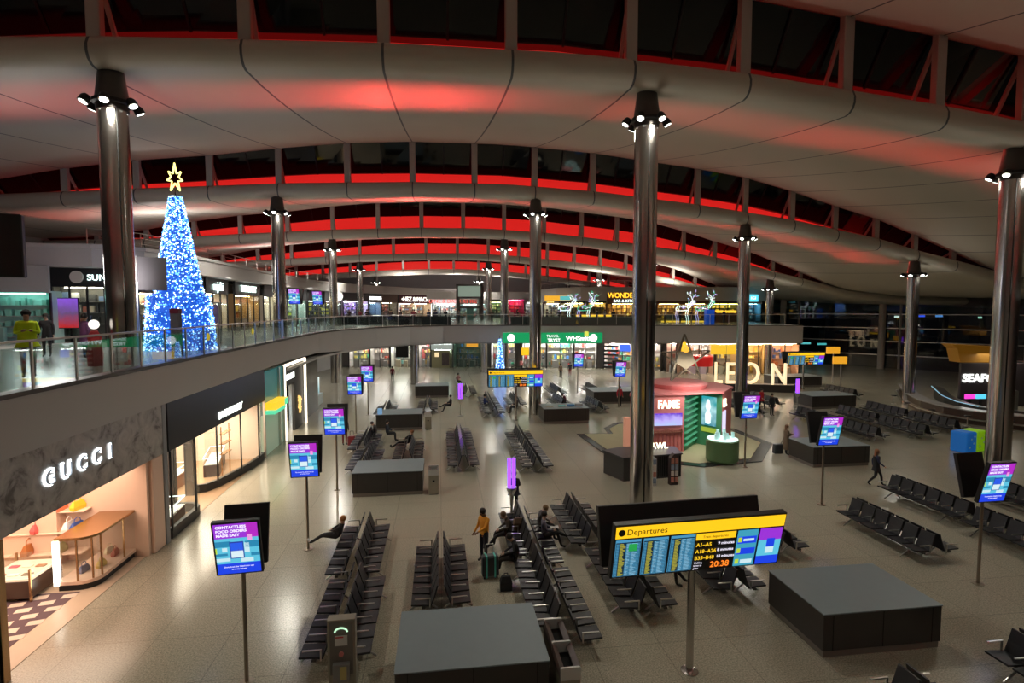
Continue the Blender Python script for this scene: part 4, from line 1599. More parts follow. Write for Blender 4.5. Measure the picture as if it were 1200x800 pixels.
# newsagent with green band
uc(575, 604, name='lower_shop', label='white lit newsagent entrance under the left half of the green band', wallc=WH, lamp=(1, 1, .97), le=12, mull=2, glass=False, stock=MULTI, seed=38)
uc(612, 640, name='lower_shop', label='newsagent bay with yellow overhead panel right of the near column', wallc=WH, lamp=(1, 1, .95), le=16, mull=2, glass=False, stock=MULTI, seed=39)
uc(641, 672, name='lower_shop', label='newsagent bay with magazine walls under the green band', wallc=WH, lamp=(1, 1, .95), le=16, mull=2, glass=False, stock=MULTI, seed=40)
uc(673, 700, name='lower_shop', label='newsagent bay with red-based stands at the right end of the green band', wallc=WH, lamp=(1, 1, .95), le=16, mull=2, glass=False, stock=[(.5, .08, .06), (.9, .9, .85), (.8, .7, .5)], seed=41)
t, W = board_sign(589, 706, 60.9, 4.42, 5.58, emat('green_band', (.0, .42, .13), .75), 'newsagent_sign', 'long green lit shop band with white discs and white words on the far deck face')
we = emat('sign_white', (1, 1, 1), 1.6)
for x in (.085, .91):
    mb = MB()
    mb.tf(Matrix.Translation((W * x, -.04, .58)) @ Matrix.Rotation(PI / 2, 4, 'X')).cyl(0, 0, -.03, .03, .43, n=24)
    mb.build('disc', we, t)
text('lettering', "TRAVEL", .4, we, t, (W * .44, -.05, .65), align='LEFT')
text('lettering', "TRYST", .5, we, t, (W * .45, -.05, .15), align='LEFT', bold=.01)
text('lettering', "WHSmith", .72, we, t, (W * .635, -.05, .3), align='LEFT', bold=.02)
mb = MB()
mb.box(W * .82, -.1, .75, W * .86, -.02, 1.3)
mb.build('yellow_star', emat('dim_yellow', (.8, .8, .1), 1.0), t)
t, W = board_sign(611, 633, 66, 2.6, 3.5, emat('yellow_panel', (1, .6, .0), 1.0), 'hanging_sign', 'yellow hanging panel inside the newsagent entrance')
for x in (.3, W - .3):
    mb = MB()
    mb.box(x - .03, .05, .9, x + .03, .1, 1.76)
    mb.build('hanger', M_BLACK, t)
t, W = board_sign(463, 478, 63, 2.6, 4.36, M_BLACK, 'hanging_board', 'black hanging flight board back, left one under the far deck')
t, W = board_sign(480, 490, 63, 2.7, 4.36, M_BLACK, 'hanging_board', 'smaller black hanging board right of the left one under the far deck')
# striped store
t = uc(708, 775, name='striped_shop', label='shop with black and white striped side wall and pale capital letters behind the middle column', wallc=(.6, .55, .5), lamp=(1, .95, .9), le=12, mull=3, glass=False, stock=MULTI, fascia=M_DARKFASCIA, zf=3.5, sign='GRUNDED NATION', signc=(.7, 1, .9), ss=.75, sdx=.42, seed=42)
for i in range(6):
    mb = MB()
    mb.box(0, -.2, .15 + i * .56, 2.0, -.08, .42 + i * .56)
    mb.build('black_stripe', M_BLACK, t)
mb = MB()
mb.box(2.2, -.3, 2.5, 3.6, -.1, 3.4)
mb.build('blue_box', emat('blue_box', (.05, .15, .9), 1.2), t)
# food court bays at the right under the deck
uc(781, 793, name='cafe', label='white and terracotta lit bay behind the bronze star', wallc=(.8, .6, .5), lamp=(1, .85, .75), le=9, mull=2, glass=False, stock=[(.5, .15, .1), (.9, .85, .8)], seed=43, depth=.7)
t = uc(802, 838, name='cafe', label='cafe bay with white menu panels and a red round counter', wallc=(.75, .55, .4), lamp=(1, .85, .7), le=9, mull=2, glass=False, stock=[(.9, .9, .9), (.5, .2, .1)], seed=44)
t = uc(840, 864, name='cafe', label='amber cafe bay behind the first glowing letters', wallc=(.5, .35, .2), lamp=(1, .75, .35), le=9, mull=2, glass=False, stock=AMB, seed=45)
uc(866, 902, name='cafe', label='amber tiled kitchen bay behind the last glowing letters', wallc=(.6, .42, .22), lamp=(1, .75, .35), le=12, mull=3, glass=False, stock=AMB, seed=46)
uc(904, 938, name='cafe', label='blush and orange end bay at the right of the food court', wallc=(.7, .45, .3), lamp=(1, .65, .4), le=8, mull=2, glass=False, stock=[(.05, .1, .3), (.7, .25, .1)], seed=47)
a, b = Vector(cp(800, 62.2)), Vector(cp(934, 62.2))
u = b - a
mb = MB()
mb.bar((0, 0, 0), (u.x, u.y, 0), .12)
tag(mb.build('strip_light', emat('warm_strip', (1, .75, .45), 4), loc=(a.x, a.y, 4.27)), 'warm linear light under the right part of the far deck', 'light')
for (xx, dd, wd) in ((845, 64, 7), (905, 64, 8), (640, 66, 14), (470, 66, 8), (735, 66, 6)):
    p = cp(xx, dd)
    area('undercroft_light', (p[0], p[1], 4.28), wd, 260 if xx > 700 else 420, (1, .88, .7) if xx > 700 else (1, .98, .93), (0, 0, -1), PI, 5)
# big free-standing LEON letters
for ch, x0, d in (('L', 837.5, 55), ('E', 851, 54.6), ('O', 869, 54.2), ('N', 904, 53.8)):
    X, Y = cp(x0, d)
    t = thing('giant_letter', 'huge glowing cream letter %s standing on the low wall of the food court' % ch, 'letter', (X, Y, .76), -YAW, 'huge glowing letters')
    text('letter_body', ch, 3.1, mat('cream_letter', (.85, .75, .6), .5, emit=(1, .78, .45), es=1.0), t, (0, 0, .0 if ch != 'O' else .04), bold=.0, extrude=.12, sx={'L': .6, 'E': .68, 'O': .8, 'N': .74}[ch])
a = Vector(cp(826, 55.2))
b = Vector(cp(935, 53.6))
u = b - a
t = thing('low_wall', 'long dark low wall under the huge glowing letters', 'wall', (a.x, a.y, 0), math.atan2(u.y, u.x))
mb = MB()
mb.box(0, -.3, 0, u.length, .5, .7, .02)
mb.build('wall_body', M_DESKPANEL, t)
mb = MB()
mb.box(-.05, -.35, .7, u.length + .05, .55, .75)
mb.build('coping', M_DKSTEEL, t)
for x0, x1, l in ((834, 852, 'left'), (853, 866, 'right')):
    t, W = board_sign(x0, x1, 62.6, 3.0, 4.1, emat('yellow_panel2', (1, .58, .02), .95), 'hanging_sign', 'yellow hanging sign box above the glowing letters, %s one' % l)
    mb = MB()
    mb.box(W / 2 - .03, .05, 1.05, W / 2 + .03, .1, 1.37)
    mb.build('hanger', M_BLACK, t)
X, Y = cp(823, 63.5)
mb = MB()
mb.lathe(0, 0, [(1.25, 0), (1.3, .1), (1.3, 1.1), (1.2, 1.2)], 24)
t = mb.build('round_counter', mat('red_gloss', (.6, .02, .02), .25, emit=(.7, .02, .02), es=.25), None, True, loc=(X, Y, 1.6))
tag(t, 'bright red drum lampshade hanging behind the bronze star', 'lampshade')
mb = MB()
mb.cyl(0, 0, 1.2, 2.75, .03)
mb.build('cord', M_BLACK, t)
# ================================================================== HALL FURNITURE
def desk(x0, y0, x1, y1, label, h=1.1, rz=0.0):
    cx, cy = (x0 + x1) / 2, (y0 + y1) / 2
    w_, d_ = x1 - x0, y1 - y0
    t = thing('closed_gate_desk', label, 'counter', (cx, cy, 0), rz)
    mb = MB()
    mb.box(-w_ / 2 + .03, -d_ / 2 + .03, .01, w_ / 2 - .03, d_ / 2 - .03, .17)
    mb.build('plinth', mat('plinth_steel', (.25, .22, .2), .35, .7), t)
    mb = MB()
    mb.box(-w_ / 2, -d_ / 2, .17, w_ / 2, d_ / 2, h - .03, .01)
    mb.build('panel_body', M_DESKPANEL, t)
    mb = MB()
    mb.box(-w_ / 2 - .015, -d_ / 2 - .015, h - .03, w_ / 2 + .015, d_ / 2 + .015, h, .005)
    mb.build('counter_top', M_DESKTOP, t)
    for sx in (-.42, 0, .42):
        for sy in (-1, 1):
            mb = MB()
            mb.box(w_ * sx - .006, sy * d_ / 2 - .008, .18, w_ * sx + .006, sy * d_ / 2 + .008, h - .04)
            mb.build('panel_joint', M_GROOVE, t)
    return t


desk(-.95, 10.7, 2.2, 12.93, 'closed desk with blue-grey top nearest the camera at the bottom centre')
desk(9.03, 11.5, 12.2, 13.7, 'closed desk with grey top at the lower right beyond the big departures board')
desk(-3.9, 24.4, -.8, 26.4, 'closed desk with grey top in the left centre beside a steel litter bin')
desk(-4.35, 37.7, -1.25, 39.7, 'closed desk with pale blue leaflet on its corner in the left middle distance')
desk(-2.3, 51.1, .8, 53.1, 'far closed desk with glassy green top beside seated passengers')
desk(7.4, 38.3, 10.75, 40.4, 'closed desk with leaflets on top right of the second departures board')
desk(19.35, 25.85, 22.6, 27.9, 'closed desk behind the portrait screen on the right with a lit plinth corner')
desk(30.4, 41.0, 34.4, 43.4, 'closed desk with yellow reflection on the right before the dark seats')
desk(13.2, 45.6, 17.8, 48.2, 'dark service desk far behind the woman in the red jacket')
desk(35.2, 52.8, 40.2, 55.4, 'far dark desk below the yellow signs near the window wall')
# things on desks
mb = MB()
mb.box(-.25, -.2, 1.1, .05, .02, 1.5, .01)
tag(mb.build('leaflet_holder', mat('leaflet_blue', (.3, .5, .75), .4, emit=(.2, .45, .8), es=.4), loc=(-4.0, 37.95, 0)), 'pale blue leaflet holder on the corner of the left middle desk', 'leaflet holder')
for i, (x, c, l) in enumerate(((8.0, (.6, .5, .3), 'cream'), (8.9, (.1, .5, .45), 'teal'), (9.6, (.1, .3, .6), 'blue'), (10.2, (.5, .5, .5), 'grey'))):
    mb = MB()
    mb.box(-.25, -.15, 1.1, .25, .15, 1.13 + .05 * i, .005)
    tag(mb.build('leaflet_stack', mat('leaf_%d' % i, c, .5), loc=(x, 39.2, 0)), l + ' leaflet stack on the desk right of the second departures board', 'leaflets')

# ---- beam seating benches
def make_bench(n=6, pitch=.62):
    """seats face -x, row runs along +y, back-rest line at x = 0"""
    t = thing('beam_seat_bench', 'seat', 'bench', (0, 0, 0), 0)
    L = n * pitch
    for i in range(n):
        y = (i + .5) * pitch
        mb = MB()
        mb.loft([[(-.78, y - .265, .40), (-.78, y + .265, .40), (-.78, y + .265, .445), (-.78, y - .265, .445)],
                 [(-.5, y - .265, .385), (-.5, y + .265, .385), (-.5, y + .265, .43), (-.5, y - .265, .43)],
                 [(-.26, y - .265, .36), (-.26, y + .265, .36), (-.26, y + .265, .41), (-.26, y - .265, .41)]], True, True)
        mb.build('seat', M_LEATHER, t)
        mb = MB()
        mb.loft([[(-.28, y - .265, .36), (-.28, y + .265, .36), (-.24, y + .265, .36), (-.24, y - .265, .36)],
                 [(-.17, y - .265, .65), (-.17, y + .265, .65), (-.13, y + .265, .65), (-.13, y - .265, .65)],
                 [(-.09, y - .26, .93), (-.09, y + .26, .93), (-.05, y + .26, .93), (-.05, y - .26, .93)]], True, True)
        mb.build('backrest', M_LEATHER, t)
    for i in range(n + 1):
        y = i * pitch
        mb = MB()
        mb.box(-.68, y - .022, .6, -.26, y + .022, .625, .004)
        mb.bar((-.28, y, .62), (-.28, y, .36), .03)
        mb.build('armrest', M_SATIN, t)
    mb = MB()
    mb.box(-.5, .05, .3, -.4, L - .05, .36, .005)
    mb.build('beam', M_DKSTEEL, t)
    for y in (.55, L - .55):
        mb = MB()
        mb.tube([(-.85, y, .03), (-.6, y, .2), (-.45, y, .3), (-.3, y, .2), (-.08, y, .03)], .025, 6)
        mb.build('leg', M_SATIN, t)
    return t


B6 = make_bench(6)
B6['label'] = ''
first = [True]


def bench(x, y, flip, label, group=None, n=6, ang=0.0, proto=None):
    """x,y: where the back line of the nearest seat end stands; flip faces +x"""
    src = proto or B6
    L = 6 * .62
    rz = ang
    if flip:
        rz = PI + ang
        x2, y2 = x - math.sin(ang) * L, y + math.cos(ang) * L
        x, y = x2, y2
    if first[0] and src is B6:
        first[0] = False
        B6.location = (x, y, 0)
        B6.rotation_euler.z = rz
        B6['label'] = label
        if group:
            B6['group'] = group
        return B6
    return dup(src, (x, y, 0), rz, label, group)


def double(x, y, units, where, ang=0.0, loff=0.0):
    for k in range(units):
        yy, xx = y + k * 3.98 * math.cos(ang), x - k * 3.98 * math.sin(ang)
        pos = '' if units == 1 else (['near', 'far'][k] if units == 2 else ['near', 'middle', 'far'][k]) + ' '
        bench(xx - .02, yy + loff, False, '%sleft-facing beam bench of %s' % (pos, where), 'black beam benches')
        bench(xx + .02, yy, True, '%sright-facing beam bench of %s' % (pos, where), 'black beam benches')


double(-2.45, 12.45, 2, 'the double row left of the nearest desk', .055)
double(-.02, 14.35, 1, 'the short double row behind the nearest desk', -.01)
double(3.05, 12.3, 2, 'the double row with waiting travellers in the centre', .01, .7)
double(5.5, 13.5, 1, 'the double row under the big board\'s left half', .0)
double(5.15, 17.6, 1, 'the double row rising above the big departures board\'s left end', .0)
double(8.45, 14.1, 1, 'the double row under the big board\'s right half', .0)
double(11.4, 16.3, 1, 'the double row right of the big departures board', .0)
double(16.2, 15.5, 1, 'the double row before the walking woman', .0)
double(20.1, 14.0, 2, 'the long row at the right below the recycling cubes', -.02)
double(24.1, 17.6, 1, 'the double row behind the right edge portrait screen', .0)
double(9.6, 6.2, 1, 'the double row cut by the bottom edge below the right desk', .0)
double(13.3, 7.0, 1, 'the double row in the bottom right corner', .0)
double(-3.9, 27.3, 2, 'the double row left behind the left centre desk', .13)
double(-1.75, 28.9, 1, 'the short double row just behind the left centre desk', .0)
double(1.15, 27.3, 2, 'the double row straight ahead in the middle hall', .0)
double(4.85, 26.6, 2, 'the double row right of the one straight ahead', .0)
double(-4.2, 41.5, 1, 'the far double row left of the far tiny desks', .0)
double(-1.0, 43.0, 1, 'the far double row behind the left middle desk', .0)
double(4.1, 40.8, 2, 'the far double row left below the second departures board', .0)
double(6.3, 44.2, 1, 'the far double row behind the second departures board', .0)
double(2.6, 50.4, 1, 'the farthest double row beside the seated travellers', .0)
double(10.0, 43.2, 1, 'the far double row beyond the leaflet covered desk', .0)
double(12.5, 41.4, 1, 'the far double row beside the pair of portrait screens', -.1)
double(11.0, 49.5, 1, 'the farthest double row in front of the newsagent', .0)
double(14.6, 49.3, 1, 'the farthest double row by the newsagent right end', .0)
for i, (x, y) in enumerate(((27.0, 30.2), (30.6, 30.4), (34.0, 31.6))):
    double(x, y, 2, ['the dark right-hand block\'s first row', 'the dark right-hand block\'s second row', 'the dark row nearest the seafood bar'][i], .0)
double(24.0, 38.3, 1, 'the dark row before the huge glowing letters', .0)
double(27.6, 41.5, 1, 'the dark row left of the purple light post on the right', .0)
double(37.5, 44.8, 1, 'the far dark row near the column by the window wall', .0)

# ---- portrait screens on poles
def totem(X, Y, label, zb=2.6, rz=0.0, scale=1.0, base=0.0, back=True, poleh=None):
    t = thing('screen_totem', label, 'screen', (X, Y, base), rz)
    mb = MB()
    mb.cyl(0, 0, 0, zb + .5, .045, n=12)
    mb.lathe(0, 0, [(.16, 0), (.16, .015), (.05, .03)], 16)
    mb.build('pole', mat('bronze_pole', (.3, .25, .2), .35, .9), t, True)
    W, Hh = .94, 1.32
    for s in ((-1, 1) if back else (-1,)):
        R = Matrix.Translation((0, s * .22 + (.03 if s > 0 else 0), zb)) @ Matrix.Rotation(s * -.24, 4, 'X') @ (Matrix.Rotation(PI, 4, 'Z') if s > 0 else Matrix())
        mb = MB().tf(R)
        mb.box(-W / 2, -.02, 0, W / 2, .1, Hh, .01)
        c = mb.build('screen_casing' if s < 0 else 'rear_screen_casing', M_BLACK, t)
        if s > 0:
            mb = MB().tf(R)
            mb.box(-W / 2 + .04, -.03, .04, W / 2 - .04, -.022, Hh - .04)
            mb.build('rear_display', grad_mat('screen_img', (.02, .03, .5), (.3, .02, .55), 2, zb, zb + 1.3, 1.0, (.1, .6, .8)), t)
            continue
        y = -.028
        mb = MB().tf(R)
        mb.use(emat('scr_purple', (.3, .03, .62), 1.1)).box(-W / 2 + .04, y, .93, W / 2 - .04, y + .005, Hh - .04)
        mb.use(emat('scr_purple2', (.42, .02, .5), 1.1)).box(.2, y - .002, .93, W / 2 - .04, y, Hh - .04)
        mb.use(emat('scr_cyan', (.1, .5, .68), 1.1)).box(-W / 2 + .04, y, .3, W / 2 - .04, y + .005, .93)
        mb.use(emat('scr_teal', (.02, .22, .4), 1.1)).box(-W / 2 + .04, y - .002, .72, -.12, y, .86).box(.16, y - .002, .68, W / 2 - .04, y, .84).box(-W / 2 + .04, y - .002, .5, -.2, y, .56).box(.26, y - .002, .46, W / 2 - .04, y, .54)
        mb.use(emat('scr_pale', (.55, .75, .8), 1.1)).box(-W / 2 + .04, y - .002, .36, -.16, y, .44).box(.05, y - .002, .32, .3, y, .42).box(.14, y - .002, .56, .24, y, .8).box(-.3, y - .002, .6, -.2, y, .7)
        mb.use(emat('scr_lime', (.5, .7, .05), 1.0)).box(-W / 2 + .04, y - .003, .56, -W / 2 + .07, y, .7)
        mb.use(emat('scr_phone', (.02, .04, .35), 1.0)).box(-.15, y - .004, .42, .13, y - .002, .84)
        mb.use(emat('scr_phone2', (.02, .1, .75), 1.1)).box(-.13, y - .006, .62, .11, y - .004, .81)
        mb.use(emat('scr_phone3', (.65, .8, .85), 1.1)).box(-.13, y - .006, .44, .11, y - .004, .61)
        mb.use(emat('scr_blue', (.01, .05, .72), 1.1)).box(-W / 2 + .04, y, .04, W / 2 - .04, y + .005, .3)
        mb.use(emat('scr_icon', (.8, .3, .7), 1.1)).box(.22, y - .004, .86, .31, y - .002, 1.0)
        d = mb.build('display', None, c)
        we = emat('scr_white', (.9, .85, 1), 1.2)
        for j, (s_, sz) in enumerate((('CONTACTLESS', .088), ('FOOD ORDERS', .088), ('MADE EASY', .088))):
            o = text('display_lettering', s_, sz, we, c, extrude=.001, sx=1.15, bold=.003)
            o.matrix_local = R @ Matrix.Translation((-W / 2 + .08, y - .006, 1.18 - j * .1)) @ Matrix.Rotation(PI / 2, 4, 'X')
        for j, s_ in enumerate(('Download the Heathrow app', 'to order ahead')):
            o = text('display_lettering', s_, .05, we, c, extrude=.001, align='CENTER')
            o.matrix_local = R @ Matrix.Translation((0, y - .006, .2 - j * .065)) @ Matrix.Rotation(PI / 2, 4, 'X')
    return t


TT = totem(-4.36, 12.45, 'portrait screen on a pole nearest the camera, lower left', 2.62, .09)
for x, y, l, rz in ((-4.6, 19.3, 'second portrait screen from the camera in the left line', .05), (-4.75, 25.6, 'third portrait screen in the left line before the glowing portal', .0),
                    (-5.6, 37.2, 'fourth portrait screen in the left line', .0), (-5.6, 43.5, 'fifth and farthest portrait screen in the left line', .0),
                    (16.2, 14.15, 'portrait screen leaning at the right edge', .03), (16.1, 20.9, 'portrait screen in front of the closed desk on the right', .0),
                    (15.9, 26.5, 'portrait screen beside the green pod of the perfume kiosk', .0),
                    (14.9, 44.0, 'far portrait screen above the woman in the red jacket', .0), (13.4, 52.0, 'farthest portrait screen in front of the newsagent', .0)):
    dup(TT, (x, y, 0), rz, l)
for x, d, l in ((347.5, 46, 'left one of two hanging portrait screens on the upper deck'), (374, 53, 'right one of two hanging portrait screens on the upper deck')):
    X, Y = cp(x, d)
    dup(TT, (X, Y, ZM - .35), -.1, l)
# ---- departures boards
def departures(X, Y, label, rz, zb=2.55, W=4.05, detail=True):
    t = thing('departures_board', label, 'information board', (X, Y, 0), rz)
    mb = MB()
    mb.cyl(.07, 0, 0, zb + .8, .085, n=20)
    mb.lathe(.07, 0, [(.2, 0), (.2, .02), (.1, .04)], 20)
    mb.build('pole', M_STEEL, t, True)
    Hh = 1.32
    for s in (-1, 1):
        R = Matrix.Translation((0, s * .3, zb)) @ Matrix.Rotation(s * -.22, 4, 'X') @ (Matrix.Rotation(PI, 4, 'Z') if s > 0 else Matrix())
        mb = MB().tf(R)
        mb.box(-W / 2, -.02, 0, W / 2, .14, Hh, .01)
        c = mb.build('casing' if s < 0 else 'rear_casing', M_BLACK, t)
        y = -.03
        mb = MB().tf(R)
        mb.use(emat('dep_yellow', (1, .56, .01), 1.15)).box(-W / 2 + .03, y, 1.0, W / 2 - .03, y + .008, 1.28)
        if s < 0:
            rnd = random.Random(5)
            cyan = emat('dep_cyan', (.07, .3, .5), 1.0)
            navy = emat('dep_navy', (.0, .02, .05), 1.0)
            yel = emat('dep_text_yellow', (.55, .5, .05), .8)
            pale = emat('dep_text_pale', (.3, .65, .9), .9)
            grn = emat('dep_green', (.02, .4, .08), .9)
            for k in range(3):
                x0 = -W / 2 + .05 + k * .63
                x1 = x0 + .57
                mb.use(cyan).box(x0, y, .05, x1, y + .006, .96)
                mb.use(navy).box(x0 + .01, y - .002, .06, x1 - .01, y, .9)
                for r in range(27):
                    z = .075 + r * .03
                    mb.use(cyan).box(x0 + .24, y - .004, z, x1 - .02, y - .002, z + .017)
                    mb.use(yel).box(x0 + .1, y - .004, z, x0 + rnd.uniform(.17, .23), y - .002, z + .017)
                    mb.use(cyan).box(x0 + .02, y - .004, z, x0 + .08, y - .002, z + .017)
                    mb.use(pale).box(x0 + .26, y - .006, z + .002, x0 + rnd.uniform(.28, .34), y - .004, z + .014)
                    mb.box(x0 + .37, y - .006, z + .002, x0 + rnd.uniform(.42, .52), y - .004, z + .014)
                if k == 0:
                    mb.use(grn).box(x0 + .3, y - .008, .68, x1 - .08, y - .006, .86)
            x0, x1 = -.12, .83
            mb.use(emat('dep_yellow', (1, .56, .01), 1.15)).box(x0, y, .8, x1, y + .006, .96)
            x0 = .88
            mb.use(emat('dep_cyan2', (.05, .35, .5), 1.0)).box(x0, y, .04, x0 + .5, y + .006, .96)
            mb.use(emat('scr_blue', (.01, .05, .72), 1.1)).box(x0 + .02, y - .002, .62, x0 + .48, y, .8).box(x0 + .02, y - .002, .34, x0 + .48, y, .5)
            mb.use(emat('scr_lime', (.5, .7, .05), 1.0)).box(x0 + .03, y - .004, .66, x0 + .12, y - .002, .78).box(x0 + .03, y - .004, .38, x0 + .12, y - .002, .5).box(x0 + .03, y - .004, .1, x0 + .12, y - .002, .22)
            mb.use(emat('scr_pale', (.55, .75, .8), 1.1)).box(x0 + .16, y - .004, .1, x0 + .45, y - .002, .2).box(x0 + .16, y - .004, .68, x0 + .42, y - .002, .74)
            x0 = 1.43
            mb.use(emat('scr_purple', (.3, .03, .62), 1.1)).box(x0, y, .66, x0 + .55, y + .006, .96)
            mb.use(emat('scr_cyan', (.1, .5, .68), 1.1)).box(x0, y, .25, x0 + .55, y + .006, .66)
            mb.use(emat('scr_blue', (.01, .05, .72), 1.1)).box(x0, y, .04, x0 + .55, y + .006, .25).box(x0 + .2, y - .003, .48, x0 + .4, y, .7)
            mb.use(emat('scr_pale', (.55, .75, .8), 1.1)).box(x0 + .2, y - .003, .32, x0 + .4, y, .48)
        mb.build('display', None, c)
        if s < 0:
            blk = mat('ink_black', (.01, .01, .01), .5)
            yy = emat('dep_text_y2', (1, .6, .02), 1.1)
            ww = emat('scr_white', (.9, .85, 1), 1.2)
            oo = emat('dep_orange', (1, .22, .02), 1.4)

            def put(s_, x, z, sz, m, b=.0):
                o = text('lettering', s_, sz, m, c, extrude=.001, bold=b)
                o.matrix_local = R @ Matrix.Translation((x, y - .008, z)) @ Matrix.Rotation(PI / 2, 4, 'X')
            put('Departures', -W / 2 + .27, 1.08, .2, blk)
            mb = MB().tf(R)
            mb.tf(R @ Matrix.Translation((-W / 2 + .16, y - .004, 1.14)) @ Matrix.Rotation(PI / 2, 4, 'X')).cyl(0, 0, -.003, .003, .08, n=20)
            mb.build('round_icon', blk, c)
            put('Train departures', .03, .85, .09, mat('ink_brown', (.3, .15, .02), .5))
            for j, (a_, b_) in enumerate((('A1–A5', '9 minutes'), ('A18–A26', '8 minutes'), ('B35–B48', '18 minutes'))):
                put(a_, -.1, .64 - j * .17, .13, yy, .002)
                put(b_, .42, .66 - j * .17, .1, ww, .001)
            put('20:38', .3, .08, .21, oo, .003)
            put('Walking', -.1, .2, .06, ww)
            put('times to', -.1, .13, .06, ww)
            put('gates', -.1, .06, .06, ww)
    return t


D = departures(5.6, 11.5, 'big departures board with yellow header showing 20:38 in the right foreground', .055)
dup(D, (5.5, 39.9, 0), 0, 'second departures board in the middle distance before the small blue tree')
dup(D, (37.0, 51.5, 0), 0, 'third departures board on the right beside the glowing letters')
# slim pole near second board
mb = MB()
mb.cyl(0, 0, 0, 5.4, .05, n=10)
mb.lathe(0, 0, [(.12, 0), (.12, .03), (.05, .05)], 12)
a = at(620.5, 487)
tag(mb.build('thin_pole', M_SATIN, None, True, loc=(a[0] - .1, a[1] - .6, 0)), 'thin pale pole directly in front of the column by the second departures board', 'pole')
# yellow hanging / pole signs on the right
for x, d, z0, wd, l in ((972, 60, 3.3, 14, 'yellow sign on a pole left of the far dark desk, higher one'), (980, 56, 2.6, 16, 'yellow sign on a pole above the far dark desk, lower one')):
    X, Y = cp(x, d)
    t = thing('pole_sign', l, 'sign', (X, Y, 0), -YAW)
    mb = MB()
    mb.cyl(wd * .04, 0, 0, z0 + .6, .06, n=10)
    mb.build('pole', M_SATIN, t)
    mb = MB()
    mb.box(-.2, -.12, z0, 1.2, .12, z0 + .75, .01)
    mb.build('sign_box', emat('pole_yellow', (.9, .4, .02), .9), t)

# ---- tube light markers
def tube_marker(X, Y, label, z0=1.3, h=1.2, pole=True):
    t = thing('light_marker', label, 'light', (X, Y, 0))
    for dx in (-.09, .09):
        mb = MB()
        mb.cyl(dx, 0, z0, z0 + h, .07, n=12)
        mb.build('light_tube', emat('tube_violet', (.28, .06, 1.0), 2.2), t, True)
    mb = MB()
    mb.cyl(0, 0, 0, z0, .035, n=10)
    mb.lathe(0, 0, [(.22, 0), (.22, .03), (.05, .05)], 16)
    mb.lathe(0, 0, [(.06, z0 - .35), (.2, z0 - .1), (.22, z0)], 16)
    mb.build('stand', M_SATIN, t)
    return t


tm = tube_marker(2.75, 20.9, 'violet twin tube light marker behind the waiting travellers', 1.35, 1.15)
a = at(539.5, 487)
dup(tm, (a[0], a[1], 0), 0, 'violet tube light marker in the left middle distance')
a = at(934, 479)
dup(tm, (a[0], a[1], 0), 0, 'violet tube light marker on the right near the dark seats')

# ---- litter bins
def litter_bin(x0, y0, x1, y1, label, h=1.15, poster=False, holes=1):
    t = thing('litter_bin', label, 'bin', ((x0 + x1) / 2, (y0 + y1) / 2, 0))
    w_, d_ = (x1 - x0) / 2, (y1 - y0) / 2
    M_B = mat('champagne_steel', (.3, .27, .21), .35, .3, noise=.1)
    mb = MB()
    mb.box(-w_, -d_, .03, w_, d_, h - .25, .01)
    mb.build('body', M_B, t)
    mb = MB()
    mb.box(-w_ + .03, -d_ + .03, 0, w_ - .03, d_ - .03, .03)
    mb.build('foot', M_BLACK, t)
    n = holes
    for k in range(n + 1):
        y = -d_ + 2 * d_ * k / n
        mb = MB()
        mb.prismY([(-w_, h - .26), (w_, h - .26), (w_, h - .02), (w_ * .85, h), (-w_ * .85, h), (-w_, h - .02)], y - .025, y + .025)
        mb.build('hood_rib', mat('hood_silver', (.55, .55, .52), .35, .3), t)
    mb = MB()
    mb.box(-w_ + .02, -d_ + .02, h - .27, w_ - .02, d_ - .02, h - .24)
    mb.build('slot_tray', M_GROOVE, t)
    mb = MB()
    mb.box(-w_ * .22, -d_ - .012, h - .56, w_ * .22, -d_, h - .48)
    mb.build('lock_plate', M_GROOVE, t)
    for s in (-1, 1):
        mb = MB()
        mb.prismY([(s * w_, h - .3), (s * w_ * .5, h - .14), (s * w_ * .5, h - .1), (s * w_, h - .02)], -d_ + .03, d_ - .03)
        mb.build('hood_side', mat('hood_brown', (.1, .07, .06), .4), t)
    return t


litter_bin(2.36, 10.35, 2.78, 12.1, 'long steel recycling bin with three openings beside the nearest desk', holes=2)
litter_bin(-.55, 24.3, -.1, 25.0, 'steel litter bin right of the left centre desk')
litter_bin(-1.05, 37.6, -.62, 38.2, 'small steel litter bin right of the left middle desk')
t = thing('service_post', 'tall bronze steel post with lit arc, notice and grey box at the bottom left centre', 'kiosk', (-2.14, 11.75, 0), .02)
mb = MB()
mb.box(-.29, -.12, 0, .29, .12, 1.75, .01)
mb.build('body', mat('champagne_steel', (.3, .27, .21), .35, .3, noise=.1), t)
mb = MB()
mb.box(-.24, -.14, .55, .24, -.12, 1.72, .005)
mb.build('front_plate', mat('warm_grey', (.16, .14, .12), .4), t)
mb = MB()
mb.tube([(.13 * math.cos(a), -.15, 1.5 + .09 * math.sin(a)) for a in [PI * i / 8 for i in range(9)]], .018, 6)
mb.build('lit_arc', emat('arc_green', (.6, 1, .65), 1.1), t)
mb = MB()
mb.use(mat('paper', (.6, .58, .55), .7)).box(-.13, -.15, 1.2, .13, -.14, 1.42)
mb.use(mat('paper_red', (.5, .06, .05), .7)).box(-.12, -.152, 1.37, .05, -.15, 1.4)
mb.build('notice', None, t)
mb = MB()
mb.tf(Matrix.Translation((0, -.16, 1.02)) @ Matrix.Rotation(PI / 2, 4, 'X')).cyl(0, 0, -.02, .02, .05, n=16)
mb.build('red_button', mat('pink_red', (.6, .2, .18), .4), t)
mb = MB()
mb.box(-.17, -.26, .45, .17, -.14, .85, .01)
b = mb.build('grey_box', mat('box_grey', (.22, .21, .2), .5), t)
mb = MB()
